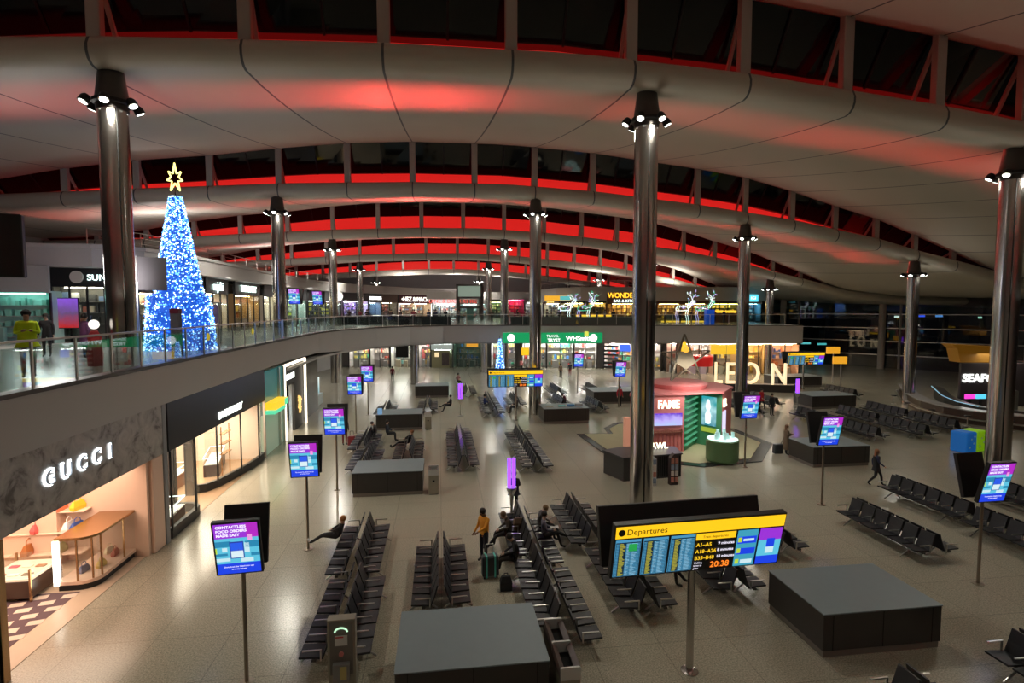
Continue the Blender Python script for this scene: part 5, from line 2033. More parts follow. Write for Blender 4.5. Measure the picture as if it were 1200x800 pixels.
mb.box(-.02, -.27, .52, .12, -.26, .8)
mb.build('yellow_label', mat('label_yellow', (.5, .4, .15), .5), b)
# recycling pair
t = thing('recycling_cubes', 'blue and lime green patterned recycling cubes near the right column', 'bin', (30.9, 27.9, 0), .25)
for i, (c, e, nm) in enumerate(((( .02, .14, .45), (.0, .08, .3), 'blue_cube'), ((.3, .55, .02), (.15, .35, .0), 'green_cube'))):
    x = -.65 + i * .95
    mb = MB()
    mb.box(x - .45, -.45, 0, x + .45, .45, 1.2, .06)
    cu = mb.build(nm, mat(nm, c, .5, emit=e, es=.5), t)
    for px_, pz_ in ((-.2, .35), (.15, .55), (-.05, .8), (.22, .95)):
        mb = MB()
        mb.tf(Matrix.Translation((x + px_, -.46, pz_)) @ Matrix.Rotation(PI / 2, 4, 'X')).cyl(0, 0, -.01, .01, .06, n=10)
        mb.build('dot_mark', mat('pale_dot', (.6, .8, .9), .5), cu)
# ================================================================== PERFUME KIOSK
OUT = [(676, 509), (713, 508.5), (708, 502), (720, 496), (745, 494), (861, 503), (905, 520), (893, 541), (825, 547.5), (800, 545), (707, 531)]
O_ = [at(*p) for p in OUT]
cen = (sum(p[0] for p in O_) / len(O_), sum(p[1] for p in O_) / len(O_))
mb = MB()
mb.prism(O_, .0, .05)
tp = mb.build('kiosk_platform', mat('platform_black', (.02, .02, .022), .25), None)
tag(tp, 'angular black edged platform under the pink and green perfume kiosk', 'platform')
mb = MB()
mb.prism([(lerp(p[0], cen[0], .1), lerp(p[1], cen[1], .1)) for p in O_], .05, .07)
mb.build('sand_carpet', mat('sand_carpet', (.42, .4, .24), .7, noise=.08, scale=2), tp)
M_PINK = mat('kiosk_pink', (.62, .2, .2), .55, noise=.04)
M_GRN = mat('kiosk_green', (.06, .24, .12), .5)
t = thing('perfume_kiosk', 'pink and green perfume kiosk with glowing FAME letters on the angular platform', 'kiosk', (0, 0, .07))
K = [at(738, 532), at(801, 530), at(815, 520), at(820, 521.5), at(845, 527), at(856, 518), (18.0, 33.6), (12.6, 33.8)]
H1 = 3.3
mb = MB()
mb.prism([K[0], K[1], (14.3, 33.8), K[7]], 0, H1)
mb.build('pink_block', M_PINK, t)
mb = MB()
mb.prism([K[1], K[2], K[3], (15.8, 33.7), (14.3, 33.7)], 0, H1 - .1)
mb.build('green_bay', M_GRN, t)
for i in range(8):
    mb = MB()
    mb.bar((K[1][0] + .1, K[1][1] - .02, .35 + i * .36), (K[2][0] + .03, K[2][1] - .05, .35 + i * .36), .16, .05)
    mb.build('green_shelf', emat('shelf_green', (.1, .5, .25), .6), t)
mb = MB()
mb.prism([K[3], K[4], (17.0, 33.7), (15.8, 33.7)], 0, H1 - .1)
mb.build('green_block', M_GRN, t)
mb = MB()
mb.prism([K[4], K[5], K[6], (17.0, 33.7)], 0, H1)
mb.build('pink_end_block', M_PINK, t)
mb = MB()
mb.prism([(K[0][0] - .1, K[0][1] - .1), (K[1][0], K[1][1] - .12), (K[4][0] + .05, K[4][1] - .12), (K[5][0] + .1, K[5][1]), K[6], K[7]], H1, H1 + .12)
mb.build('roof_slab', M_PINK, t)
mb = MB()
mb.lathe(14.6, 31.9, [(1.6, H1 + .12), (1.75, H1 + .4), (1.6, H1 + .48), (.1, H1 + .5)], 28)
mb.build('roof_drum', M_PINK, t, True)
we = emat('kiosk_letters', (1, .93, .65), 2.6)
text('lettering', 'FAME', .68, we, t, (K[1][0] - 1.62, K[1][1] - .02, 2.55), (PI / 2, 0, -.0), bold=.015, extrude=.03, sx=.8)
text('lettering', 'BL', .6, we, t, (K[4][0] + .1, K[4][1] + .0, 2.5), (PI / 2, 0, math.atan2(K[5][1] - K[4][1], K[5][0] - K[4][0])), bold=.03, extrude=.03)
mb = MB()
mb.box(K[1][0] - 1.8, K[1][1] - .07, 1.55, K[1][0] - .15, K[1][1] + .02, 2.25)
mb.build('violet_video', grad_mat('video_violet', (.45, .55, .9), (.12, .03, .6), 2, 1.55, 2.25, 1.1, (.5, .4, .9), .9, 2.2), t)
rnd = random.Random(4)
mb = MB()
mb.box(K[1][0] - 1.9, K[1][1] - .14, 1.15, K[1][0] - .1, K[1][1], 1.18)
for i in range(16):
    x = K[1][0] - 1.85 + i * .11
    mb.box(x, K[1][1] - .12, 1.18, x + .06, K[1][1] - .05, 1.18 + rnd.uniform(.1, .2))
mb.build('bottle_shelf', mat('rose_metal', (.45, .2, .15), .3, .5), t)
for i in range(14):
    x = lerp(K[0][0], K[1][0], (i + .5) / 14)
    yk = lerp(K[0][1], K[1][1], (i + .5) / 14) - .02
    mb = MB()
    mb.bar((x, yk, .05), (x, yk, 1.05), .06)
    mb.build('flute_rib', mat('rose_dark', (.45, .12, .13), .5), t)
u = (Vector(K[4]) - Vector(K[3])).normalized()
ang = math.atan2(u.y, u.x)
R = Matrix.Translation((K[3][0], K[3][1], 0)) @ Matrix.Rotation(ang, 4, 'Z')
mb = MB().tf(R)
mb.box(.1, -.05, 1.25, 1.05, 0, 3.0)
mb.build('lit_poster', grad_mat('poster_teal', (.02, .25, .35), (.03, .4, .45), 2, 1.25, 3.0, .9, (.5, .85, .9), 1.1, 1.6), t)
mb = MB().tf(R)
mb.lathe(.55, -.07, [(.05, 1.35), (.17, 1.4), (.2, 1.9), (.1, 2.15), (.17, 2.4), (.1, 2.75), (.02, 2.85)], 12, .15)
mb.build('poster_figure', emat('fig_pale', (.8, 1, 1), 1.3), t)
mb = MB().tf(R)
mb.box(.1, -.05, .85, 1.05, 0, 1.12)
mb.build('lime_strip', emat('lime_strip', (.4, .55, .05), .8), t)
u = (Vector(K[5]) - Vector(K[4])).normalized()
R = Matrix.Translation((K[4][0], K[4][1], 0)) @ Matrix.Rotation(math.atan2(u.y, u.x), 4, 'Z')
mb = MB().tf(R)
mb.box(.1, -.05, 1.0, .75, 0, 2.2)
mb.build('white_screen', emat('screen_lilac', (.75, .7, .95), 1.1), t)
mb = MB()
mb.box(10.35, 29.4, 0, 10.65, 29.75, 2.1, .02)
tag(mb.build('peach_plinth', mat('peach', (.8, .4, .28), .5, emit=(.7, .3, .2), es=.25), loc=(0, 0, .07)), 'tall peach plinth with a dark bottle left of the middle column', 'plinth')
area('kiosk_light', (15.0, 28.3, 4.6), 2.5, 150, (1, .95, .85), (0, .5, -1), PI, 1.0)
# green round pod
a = at(846, 541)
t = thing('green_pod', 'round green display pod crowned with lit glass bottles beside the kiosk', 'display', (a[0], a[1], .07))
mb = MB()
mb.lathe(0, 0, [(.78, 0), (.78, .06), (.85, .1), (.85, 1.15), (.8, 1.2)], 28)
mb.build('drum', mat('pod_green', (.12, .22, .1), .35, .3), t, True)
mb = MB()
mb.lathe(0, 0, [(.8, 1.2), (.8, 1.24), (.1, 1.25)], 28)
mb.build('lit_top', emat('pod_top', (.7, .95, .85), 1.3), t)
for i in range(14):
    b = i * .9
    r = .2 + .45 * ((i * 7) % 10) / 10
    mb = MB()
    mb.box(r * math.cos(b) - .07, r * math.sin(b) - .05, 1.25, r * math.cos(b) + .07, r * math.sin(b) + .05, 1.45 + .1 * (i % 3), .01)
    mb.build('bottle', mat('bottle_glass', (.6, .8, .8), .1, emit=(.3, .6, .55), es=.4), t)
# bronze star
sx_, sy_ = cp(806, 40.5)
t = thing('bronze_star', 'giant bronze framed star with yellow lit top arm on the pink kiosk roof', 'star', (14.95, 31.75, 3.74), -.25)
t.scale = (.46, .46, .46)
R0, R1 = 3.4, 1.35
pt = []
for i in range(10):
    a_ = PI / 2 + i * PI / 5 + .05
    r = R0 if i % 2 == 0 else R1
    pt.append((r * math.cos(a_) * .98, 3.2 + r * math.sin(a_)))
mb_ = mat('star_bronze', (.16, .13, .09), .3, .8)
for i in range(10):
    p, q = pt[i], pt[(i + 1) % 10]
    for yy in (-.28, .28):
        mb = MB()
        mb.bar((p[0], yy if i % 2 else yy * .6, max(.08, p[1])), (q[0], yy, max(.08, q[1])), .17, .13)
        mb.build('arm_bar', mb_, t)
mb = MB()
mb.prismY([pt[i] for i in (1, 3, 5, 7, 9)], -.4, .4)
mb.build('core_plate', mb_, t)
mb = MB()
mb.bar((pt[1][0] * .55, -.1, pt[1][1] - .1), (pt[0][0], -.1, pt[0][1] - 1.0), .28, .2)
mb.build('yellow_light_arm', emat('star_yellow', (1, .55, .02), 1.3), t)
mb = MB()
mb.bar((pt[9][0] * .55, -.1, pt[9][1] - .1), (pt[0][0], -.1, pt[0][1] - 1.0), .28, .2)
mb.build('yellow_light_arm', emat('star_yellow', (1, .55, .02), 1.3), t)
mb = MB()
mb.ball(0, -.3, pt[1][1] + .3, .45, 14)
mb.build('amber_globe', emat('star_amber', (1, .5, .05), 1.2), t, True)
# reception counter and racks in front of the platform
t = thing('reception_counter', 'dark grey angled reception counter just behind the middle column', 'counter', (0, 0, 0))
mb = MB()
pc = [(8.15, 26.5), (8.7, 24.95), (11.9, 25.35), (12.1, 26.7), (10.6, 27.0), (9.3, 27.0)]
mb.prism([(lerp(p[0], 10.1, .03), lerp(p[1], 26, .05)) for p in pc], 0, 1.12)
mb.build('body', mat('ribbed_dark', (.045, .042, .04), .4, noise=.3, scale=20), t)
mb = MB()
mb.prism(pc, 1.12, 1.18)
mb.build('top', mat('slate_top', (.06, .06, .065), .35), t)
for i in range(12):
    mb = MB()
    mb.box(10.6 + i * .1, 25.2, .1, 10.62 + i * .1, 25.28, 1.1)
    mb.build('front_rib', M_GROOVE, t)
text('lettering', 'EYAWL', .42, emat('kiosk_letters', (1, .93, .65), 2.6), t, (10.2, 26.35, 1.19), (PI / 2, 0, .04), bold=.01, extrude=.02)
for i, (x, y, l, c) in enumerate(((9.35, 24.35, 'left leaflet rack in front of the dark counter', (.75, .72, .7)), (9.85, 24.25, 'second leaflet rack in front of the dark counter', (.7, .68, .68)), (10.95, 24.3, 'dark rack with small white dots right of the middle column', (.05, .03, .03)))):
    t = thing('leaflet_rack', l, 'rack', (x, y, 0), .05)
    mb = MB()
    mb.prismY([(-.2, 0), (.2, 0), (.2, 1.3), (0, 1.5), (-.2, 1.3)], -.12, .12)
    mb.build('frame', mat('rack_%d' % i, c, .5), t)
    for r in range(4):
        for q in (-.1, .1):
            mb = MB()
            mb.box(q - .07, -.16, .15 + r * .3, q + .07, -.12, .38 + r * .3)
            mb.build('leaflet_pocket', mat('pocket_%d' % ((r + i) % 3), [(.6, .55, .5), (.25, .3, .4), (.5, .2, .15)][(r + i) % 3] if i < 2 else (.3, .1, .08), .5), t)

# ================================================================== SEAFOOD BAR (right)
c0 = Vector((46.5, 39.5))
t = thing('seafood_bar', 'large curved seafood bar counter with lit back panel at the right', 'bar', (0, 0, 0))
arc = [at(1054, 462), at(1062, 474), at(1078, 483), at(1105, 491), at(1140, 497.5), at(1185, 503), at(1230, 508)]
mb = MB()
ribbon(mb, arc, 0, .95, .7)
mb.build('counter_body', mat('bar_walnut', (.06, .035, .025), .35, noise=.3), t)
mb = MB()
ribbon(mb, off_edge(arc, .15), .95, 1.03, 1.0)
mb.build('counter_top', mat('bar_marble', (.4, .38, .36), .25), t)
mb = MB()
ribbon(mb, off_edge(arc, .3), .35, .42, .3)
mb.build('foot_rail', M_SATIN, t)
mb = MB()
ribbon(mb, off_edge(arc, -2.6), 0, .95, .6)
mb.build('inner_counter', mat('bar_dark', (.05, .045, .04), .4), t)
mb = MB()
ribbon(mb, off_edge(arc[:4], -2.4), .98, 1.02, .05)
mb.build('cyan_edge_light', emat('cyan_edge', (.3, .6, .75), .9), t)
bk = off_edge(arc, -5.6)
mb = MB()
ribbon(mb, bk[1:5], 0, 2.1, .3)
mb.build('back_screen', mat('frosted_back', (.22, .22, .19), .5, noise=.3, scale=1), t)
area('bar_light', (47, 40.5, 4.5), 4, 120, (1, .9, .75), (0, 0, -1), PI, 3)
for i, p in enumerate(off_edge(arc, .9)[1:6]):
    s = thing('bar_stool', 'low backed bar stool at the curved seafood counter', 'stool', (p[0], p[1], 0), 0, 'stools at the seafood counter')
    mb = MB()
    mb.cyl(0, 0, 0, .7, .03, n=8)
    mb.lathe(0, 0, [(.2, 0), (.2, .02), (.03, .04)], 14)
    mb.build('stem', M_SATIN, s)
    mb = MB()
    mb.lathe(0, 0, [(.2, .7), (.21, .76), (.18, .78)], 14)
    mb.build('cushion', M_LEATHER, s)
X, Y = cp(1132, 46)
t = thing('seafood_sign_board', 'dark panel with white capital letters and an orange lit box above the seafood bar', 'sign', (X, Y, 0), -YAW)
mb = MB()
mb.box(-.2, 0, 0, 6.5, .25, 3.7, .02)
mb.build('panel', mat('sign_plum', (.05, .04, .045), .5), t)
text('lettering', 'SEAFOOD', .95, emat('letters_white', (.95, 1, .92), 4), t, (-.1, -.06, 2.1), bold=.02, extrude=.02)
mb = MB()
mb.prismY([(-.3, 3.75), (2.6, 3.75), (2.6, 5.1), (-1.1, 5.3), (-.6, 4.9)], 0, 1.2)
mb.build('orange_box', mat('orange_box', (.4, .2, .03), .5, emit=(.5, .2, .01), es=.12), t)
for i, (x, y, z, c, l) in enumerate(((1141, 459, 1.7, (.9, .05, .6), 'magenta'), (1154, 467, 1.6, (.1, .6, .8), 'cyan'))):
    X, Y = cp(x, 44)
    mb = MB()
    mb.box(-.45, -.05, 1.0, .45, .05, 1.35)
    o = mb.build('small_screen', emat('small_%s' % l, c, 1.2), loc=(X, Y, 0))
    tag(o, 'small %s lit screen on the seafood bar' % l, 'screen')
    mb = MB()
    mb.box(-.1, -.05, 0, .1, .05, 1.0)
    mb.build('stand', M_BLACK, o)
# ================================================================== PEOPLE
def rotv(v, a):
    return (v[0] * math.cos(a) - v[1] * math.sin(a), v[0] * math.sin(a) + v[1] * math.cos(a), v[2])


POSES = {
    'stand': {},
    'walk': {'kneeL': (.09, -.22, .52), 'ankL': (.09, -.27, .1), 'toeL': (.09, -.45, .06), 'kneeR': (-.09, .03, .5), 'ankR': (-.09, .33, .16), 'toeR': (-.09, .2, .04),
             'elbL': (.24, .12, 1.17), 'wriL': (.25, .1, .93), 'elbR': (-.24, -.08, 1.17), 'wriR': (-.2, -.27, 1.02)},
    'hold': {'elbL': (.23, -.04, 1.16), 'wriL': (.1, -.27, 1.22), 'elbR': (-.23, -.04, 1.16), 'wriR': (-.1, -.27, 1.22)},
    'reach': {'elbL': (.24, -.2, 1.22), 'wriL': (.2, -.42, 1.15), 'elbR': (-.24, -.02, 1.15), 'wriR': (-.22, -.2, .98), 'head': (0, -.07, 1.57), 'top': (0, -.09, 1.71)},
    'sit': {'pel': (0, 0, .53), 'waist': (0, .03, .72), 'chest': (0, .04, .93), 'neck': (0, .02, 1.1), 'head': (0, -.0, 1.18), 'top': (0, -.01, 1.32), 'shoL': (.18, .03, 1.02), 'shoR': (-.18, .03, 1.02),
            'elbL': (.23, -.05, .78), 'wriL': (.1, -.28, .72), 'elbR': (-.23, -.05, .78), 'wriR': (-.1, -.28, .72), 'hipL': (.1, -.03, .53), 'hipR': (-.1, -.03, .53),
            'kneeL': (.12, -.46, .52), 'kneeR': (-.12, -.46, .52), 'ankL': (.12, -.48, .1), 'ankR': (-.12, -.5, .1), 'toeL': (.12, -.66, .05), 'toeR': (-.12, -.68, .05)},
}
POSES['sitcross'] = dict(POSES['sit'], kneeR=(.0, -.48, .62), ankR=(.1, -.82, .42), toeR=(.12, -.98, .48), ankL=(.1, -.6, .1), toeL=(.1, -.78, .05))
POSES['slouch'] = dict(POSES['sit'], chest=(0, -.02, .9), neck=(0, -.1, 1.05), head=(0, -.17, 1.1), top=(0, -.24, 1.22), shoL=(.18, -.04, .98), shoR=(-.18, -.04, .98), wriL=(.08, -.34, .66), wriR=(-.08, -.34, .66), ankL=(.12, -.8, .1), toeL=(.12, -.95, .12), kneeL=(.12, -.46, .5))
POSES['recline'] = dict(POSES['sit'], pel=(0, -.1, .5), waist=(0, .02, .62), chest=(0, .12, .8), neck=(0, .18, .95), head=(0, .17, 1.04), top=(0, .18, 1.18), shoL=(.18, .12, .88), shoR=(-.18, .12, .88),
                        kneeL=(.1, -.52, .55), kneeR=(-.1, -.55, .5), ankL=(.08, -.95, .28), ankR=(-.1, -1.0, .2), toeL=(.08, -1.05, .42), toeR=(-.1, -1.1, .34), wriL=(.08, -.2, .72), wriR=(-.08, -.22, .72))
BASEJ = {'pel': (0, 0, .95), 'waist': (0, 0, 1.1), 'chest': (0, .01, 1.32), 'neck': (0, 0, 1.48), 'head': (0, -.02, 1.57), 'top': (0, -.02, 1.71), 'shoL': (.175, 0, 1.41), 'shoR': (-.175, 0, 1.41),
         'elbL': (.23, .02, 1.14), 'elbR': (-.23, .02, 1.14), 'wriL': (.24, -.06, .91), 'wriR': (-.24, -.06, .91), 'hipL': (.09, 0, .91), 'hipR': (-.09, 0, .91), 'kneeL': (.1, -.02, .5), 'kneeR': (-.1, -.02, .5),
         'ankL': (.1, 0, .1), 'ankR': (-.1, 0, .1), 'toeL': (.11, -.17, .05), 'toeR': (-.11, -.17, .05)}
RAD = {'pel': .135, 'waist': .12, 'chest': .15, 'neck': .055, 'head': .085, 'top': .075, 'shoL': .07, 'shoR': .07, 'elbL': .05, 'elbR': .05, 'wriL': .034, 'wriR': .034, 'hipL': .1, 'hipR': .1,
       'kneeL': .065, 'kneeR': .065, 'ankL': .045, 'ankR': .045, 'toeL': .038, 'toeR': .038}


def person(x, y, z, rz, pose, label, top, bottom, skin=(.45, .28, .2), hair=(.02, .015, .012), shoes=(.02, .02, .02), s=1.0, coat=None, longhair=False, group=None, name='person', hat=None):
    J = dict(BASEJ)
    J.update(POSES[pose])
    rad = dict(RAD)
    names = list(J)
    E = [('pel', 'waist', 'T'), ('waist', 'chest', 'T'), ('chest', 'neck', 'T'), ('neck', 'head', 'S'), ('head', 'top', 'S')]
    for q in 'LR':
        E += [('chest', 'sho' + q, 'T'), ('sho' + q, 'elb' + q, 'T'), ('elb' + q, 'wri' + q, 'T'), ('pel', 'hip' + q, 'B'), ('hip' + q, 'knee' + q, 'B'), ('knee' + q, 'ank' + q, 'B'), ('ank' + q, 'toe' + q, 'F')]
    # nose, ears
    hd, tp = Vector(J['head']), Vector(J['top'])
    upv = (tp - hd).normalized()
    fw = Vector((0, -1, 0))
    fw = (fw - upv * fw.dot(upv)).normalized()
    mid = hd + (tp - hd) * .35
    J['nose'] = tuple(mid + fw * .1)
    rad['nose'] = .018
    E.append(('head', 'nose', 'S'))
    # hands with five fingers
    for q, sg in (('L', 1), ('R', -1)):
        w_, e_ = Vector(J['wri' + q]), Vector(J['elb' + q])
        d = (w_ - e_).normalized()
        side = Vector((0, -1, 0)) if abs(d.y) < .7 else Vector((1, 0, 0))
        side = (side - d * side.dot(d)).normalized()
        inn = d.cross(side).normalized()
        J['palm' + q] = tuple(w_ + d * .07)
        rad['palm' + q] = .03
        E.append(('wri' + q, 'palm' + q, 'H'))
        for k in range(4):
            b = w_ + d * .1 + side * (.03 - .02 * k)
            tpf = b + d * (.055 - .006 * abs(k - 1)) + inn * sg * -.018
            J['k%d%s' % (k, q)] = tuple(b)
            J['t%d%s' % (k, q)] = tuple(tpf)
            rad['k%d%s' % (k, q)] = .0095
            rad['t%d%s' % (k, q)] = .008
            E += [('palm' + q, 'k%d%s' % (k, q), 'H'), ('k%d%s' % (k, q), 't%d%s' % (k, q), 'H')]
        J['th' + q] = tuple(w_ + d * .07 + side * .055)
        rad['th' + q] = .01
        E.append(('palm' + q, 'th' + q, 'H'))
    names = list(J)
    me = bpy.data.meshes.new('body')
    me.from_pydata([tuple(c * s for c in J[n_]) for n_ in names], [(names.index(a), names.index(b)) for a, b, _ in E], [])
    ob = bpy.data.objects.new('body', me)
    COL.objects.link(ob)
    ob.modifiers.new('skin', 'SKIN')
    sub = ob.modifiers.new('sub', 'SUBSURF')
    sub.levels = 1
    if not me.skin_vertices:
        bpy.context.view_layer.objects.active = ob
    sv = me.skin_vertices[0].data
    for i, n_ in enumerate(names):
        sv[i].radius = (rad[n_] * s, rad[n_] * s)
        sv[i].use_root = n_ == 'pel'
    dg = bpy.context.evaluated_depsgraph_get()
    me2 = bpy.data.meshes.new_from_object(ob.evaluated_get(dg))
    bpy.data.objects.remove(ob)
    c = lambda v: '%02d%02d%02d' % tuple(int(a * 99) for a in v)
    ms = [mat('cloth_' + c(top), top, .8), mat('cloth_' + c(bottom), bottom, .8), mat('skin_' + c(skin), skin, .6), mat('shoe_' + c(shoes), shoes, .5)]
    me2.materials.clear()
    for m in ms:
        me2.materials.append(m)
    LM = {'T': 0, 'B': 1, 'S': 2, 'F': 3, 'H': 2}
    segs = [(Vector(J[a]) * s, Vector(J[b]) * s, LM[l], min(rad[a], rad[b])) for a, b, l in E]
    for f in me2.polygons:
        best, bi = 1e9, 0
        for a, b, l, r in segs:
            ab = b - a
            t_ = max(0, min(1, (f.center - a).dot(ab) / ab.length_squared))
            dd = (f.center - (a + ab * t_)).length - r * s
            if dd < best:
                best, bi = dd, l
        f.material_index = bi
        f.use_smooth = True
    t = thing(name, label, 'person', (x, y, z), rz, group)
    b = bpy.data.objects.new('body', me2)
    COL.objects.link(b)
    b.parent = t
    hc = (hd + (tp - hd) * .62) * s - fw * .022 * s
    mb = MB()
    mb.tf(Matrix.Translation(hc))
    mb.lathe(0, 0, [(.001, .115 * s), (.06 * s, .1 * s), (.1 * s, .05 * s), (.105 * s, 0), (.085 * s, -.06 * s), (.001, -.07 * s)], 14)
    if longhair:
        mb.loft([[(.1 * s * math.cos(a), .04 * s + .06 * s * math.sin(a), zz) for a in [2 * PI * i / 10 for i in range(10)]] for zz in (0, -.3 * s)], True, True)
    h = mb.build('hair' if not hat else 'cap', mat('hair_' + c(hat or hair), hat or hair, .7), t, True)
    for sx in (-1, 1):
        mb = MB()
        e_ = (mid * s) + fw * .083 * s + Vector((sx * .032 * s, 0, 0)) + upv * .02 * s
        mb.ball(e_.x, e_.y, e_.z, .011 * s, 8)
        mb.build('eye', mat('eye_dark', (.02, .015, .01), .3), t, True)
    mb = MB()
    e_ = (mid * s) + fw * .082 * s - upv * .045 * s
    mb.box(e_.x - .022 * s, e_.y - .008 * s, e_.z - .005 * s, e_.x + .022 * s, e_.y + .006 * s, e_.z + .005 * s)
    mb.build('mouth', mat('lip', (.35, .12, .1), .5), t)
    if coat:
        z0 = coat[1]
        mb = MB()
        rings = []
        P_, C_ = Vector(J['pel']) * s, Vector(J['chest']) * s
        zs = [(C_.z + .1 * s, .17), (C_.z, .185), (P_.z + .1 * s, .17), (P_.z - .05, .19), (z0, .24)]
        for zz, r in zs:
            rings.append([(r * s * math.cos(a) * 1.12, r * s * .8 * math.sin(a), zz) for a in [2 * PI * i / 18 for i in range(18)]])
        mb.loft(rings, True, True)
        mb.build('coat', mat('coat_' + c(coat[0]), coat[0], .85), t, True)
    return t


BK = (.015, .015, .018)
NAVY = (.02, .025, .06)
BRN = (.12, .08, .05)


def px_person(px, py, rz, pose, label, *a, zf=0.0, **k):
    X, Y = at(px, py, zf)
    return person(X, Y, zf, rz, pose, label, *a, **k)


# hi-vis and upper deck
X, Y = cp(31, 15.5)
person(X, Y, ZM, .6, 'hold', 'person in a yellow hi-vis jacket and dark cap holding a phone on the upper deck', (.62, .85, .02), (.04, .04, .05), s=1.1, coat=((.62, .85, .02), .86), hat=(.01, .01, .012))
X, Y = cp(99, 21)
person(X, Y, ZM, 2.6, 'stand', 'person in a purple coat seen from behind left of the nearest deck column', (.2, .07, .2), BK, coat=((.2, .07, .2), .55))
X, Y = cp(54, 22)
person(X, Y, ZM, .3, 'stand', 'person in dark clothes on the upper deck just behind the hi-vis jacket', BK, BK)
X, Y = cp(110, 18.6)
t = thing('festive_figure', 'red and white decorated standing figure with a glowing round head beside the left steel column', 'decoration', (X, Y, ZM))
mb = MB()
mb.lathe(0, 0, [(.22, 0), (.24, .4), (.18, .8), (.2, 1.0), (.1, 1.2)], 16)
mb.build('red_body', mat('fest_red', (.6, .04, .05), .6, noise=.5, scale=12), t, True)
mb = MB()
mb.ball(0, 0, 1.42, .16, 16)
mb.build('globe_head', emat('globe_white', (1, .95, .85), 1.3), t, True)
# main hall
Xs, Ys = 1.4, 17.6
person(Xs, Ys, 0, -.9, 'reach', 'person in an orange and yellow top standing with a suitcase left of the centre seats', (.75, .3, .02), (.02, .02, .03), skin=(.2, .1, .06), s=1.03)
t = thing('suitcase', 'dark wheeled suitcase with teal straps standing by the person in orange', 'suitcase', (1.5, 16.5, 0), .1)
mb = MB()
mb.box(-.26, -.15, .06, .26, .15, .72, .05)
mb.build('shell', mat('case_dark', (.03, .035, .04), .4), t)
for x in (-.13, .13):
    mb = MB()
    mb.box(x - .025, -.16, .05, x + .025, .16, .73)
    mb.build('strap', mat('strap_teal', (.1, .55, .5), .6), t)
for x in (-.2, .2):
    mb = MB()
    mb.tf(Matrix.Translation((x, -.08, .04)) @ Matrix.Rotation(PI / 2, 4, 'Y')).cyl(0, 0, -.02, .02, .04, n=10)
    mb.build('wheel', M_BLACK, t)
mb = MB()
mb.tube([(-.12, .1, .7), (-.12, .1, 1.02), (.12, .1, 1.02), (.12, .1, .7)], .012, 6)
mb.build('pull_handle', M_SATIN, t)
person(2.95, 21.6, 0, 3.1, 'hold', 'person in black standing behind the violet twin tube marker', BK, BK, coat=(BK, .8), hair=(.1, .02, .02))
person(2.35, 18.6, 0, -1.45, 'slouch', 'seated traveller in dark coat at the far end of the centre seats, left side', (.05, .04, .03), BK, hair=(.15, .09, .05))
person(2.33, 16.7, 0, -1.6, 'slouch', 'seated traveller in black next to the person in orange', BK, (.03, .025, .02))
person(3.55, 19.0, 0, 1.5, 'slouch', 'seated traveller with light brown hair at the far end of the centre seats, right side', (.08, .07, .07), BK, hair=(.2, .12, .06))
person(3.55, 18.2, 0, 1.45, 'sitcross', 'seated traveller in grey reading a white paper on the right side of the centre seats', (.12, .12, .17), BK)
mb = MB()
mb.add([(-.14, -.1, .02), (0, -.1, 0), (0, .1, 0), (-.14, .1, .02), (.14, -.1, .02), (.14, .1, .02)], [(0, 1, 2, 3), (1, 4, 5, 2)])
o = mb.build('open_paper', mat('paper', (.6, .58, .55), .7), loc=(3.9, 18.2, .76))
o.modifiers.new('t', 'SOLIDIFY').thickness = .006
tag(o, 'white open paper on the lap of the reading traveller', 'paper')
for i, (x, y, l, c) in enumerate(((1.9, 15.7, 'black backpack on the floor before the centre seats', BK), (2.75, 19.0, 'brown bag on the seat end under the violet marker', (.12, .07, .04)))):
    t = thing('backpack', l, 'bag', (x, y, 0 if i == 0 else .44))
    mb = MB()
    mb.loft([[(a * k, b * k2, z) for a, b in ((-.17, -.12), (.17, -.12), (.17, .12), (-.17, .12))] for z, k, k2 in ((0, 1, 1), (.25, 1.05, 1.05), (.42, .7, .5))], True, True)
    mb.build('pouch', mat('pack_%d' % i, c, .7), t)
    mb = MB()
    mb.tube([(-.05, 0, .4), (-.05, 0, .5), (.05, 0, .5), (.05, 0, .4)], .012, 6)
    mb.build('top_loop', M_BLACK, t)
person(-3.55, 19.1, 0, -1.75, 'recline', 'traveller in black with orange cuffs reclining on the left double row, feet out', (.03, .025, .03), BK, shoes=(.7, .7, .7), hair=(.35, .15, .04), skin=(.5, .3, .2))
person(-4.05, 34.6, 0, -1.7, 'slouch', 'seated traveller on the double row behind the left centre desk, near the third portrait screen', (.05, .04, .04), BK, hair=(.02, .02, .02))
person(-3.3, 34.6, 0, 1.5, 'sit', 'seated hooded traveller at the far end of the left row', (.02, .03, .05), BK)
person(-1.85, 32.2, 0, -1.55, 'recline', 'traveller in black stretched out on the short row behind the left centre desk', BK, BK, hair=(.3, .12, .05), skin=(.5, .3, .2))
px_person(404, 521, .4, 'stand', 'person in dark red trousers standing behind the second portrait screen', BK, (.2, .03, .03))
t = thing('suitcase', 'dark red suitcase beside the person behind the second portrait screen', 'suitcase', (-5.35, 33.7, 0))
mb = MB()
mb.box(-.22, -.14, .05, .22, .14, .62, .05)
mb.build('shell', mat('case_red', (.2, .02, .03), .4), t)
mb = MB()
mb.tube([(-.1, .08, .6), (-.1, .08, .9), (.1, .08, .9), (.1, .08, .6)], .012, 6)
mb.build('pull_handle', M_BLACK, t)
px_person(528, 482, -1.5, 'sitcross', 'traveller in black sitting by the violet marker in the left middle distance', BK, BK)
px_person(921, 533, 1.2, 'hold', 'woman in a long brown coat pulling a black case beside the kiosk platform', (.12, .08, .05), BK, coat=(BRN, .35), hair=(.12, .06, .03), longhair=True, skin=(.5, .3, .22))
X, Y = at(911, 532)
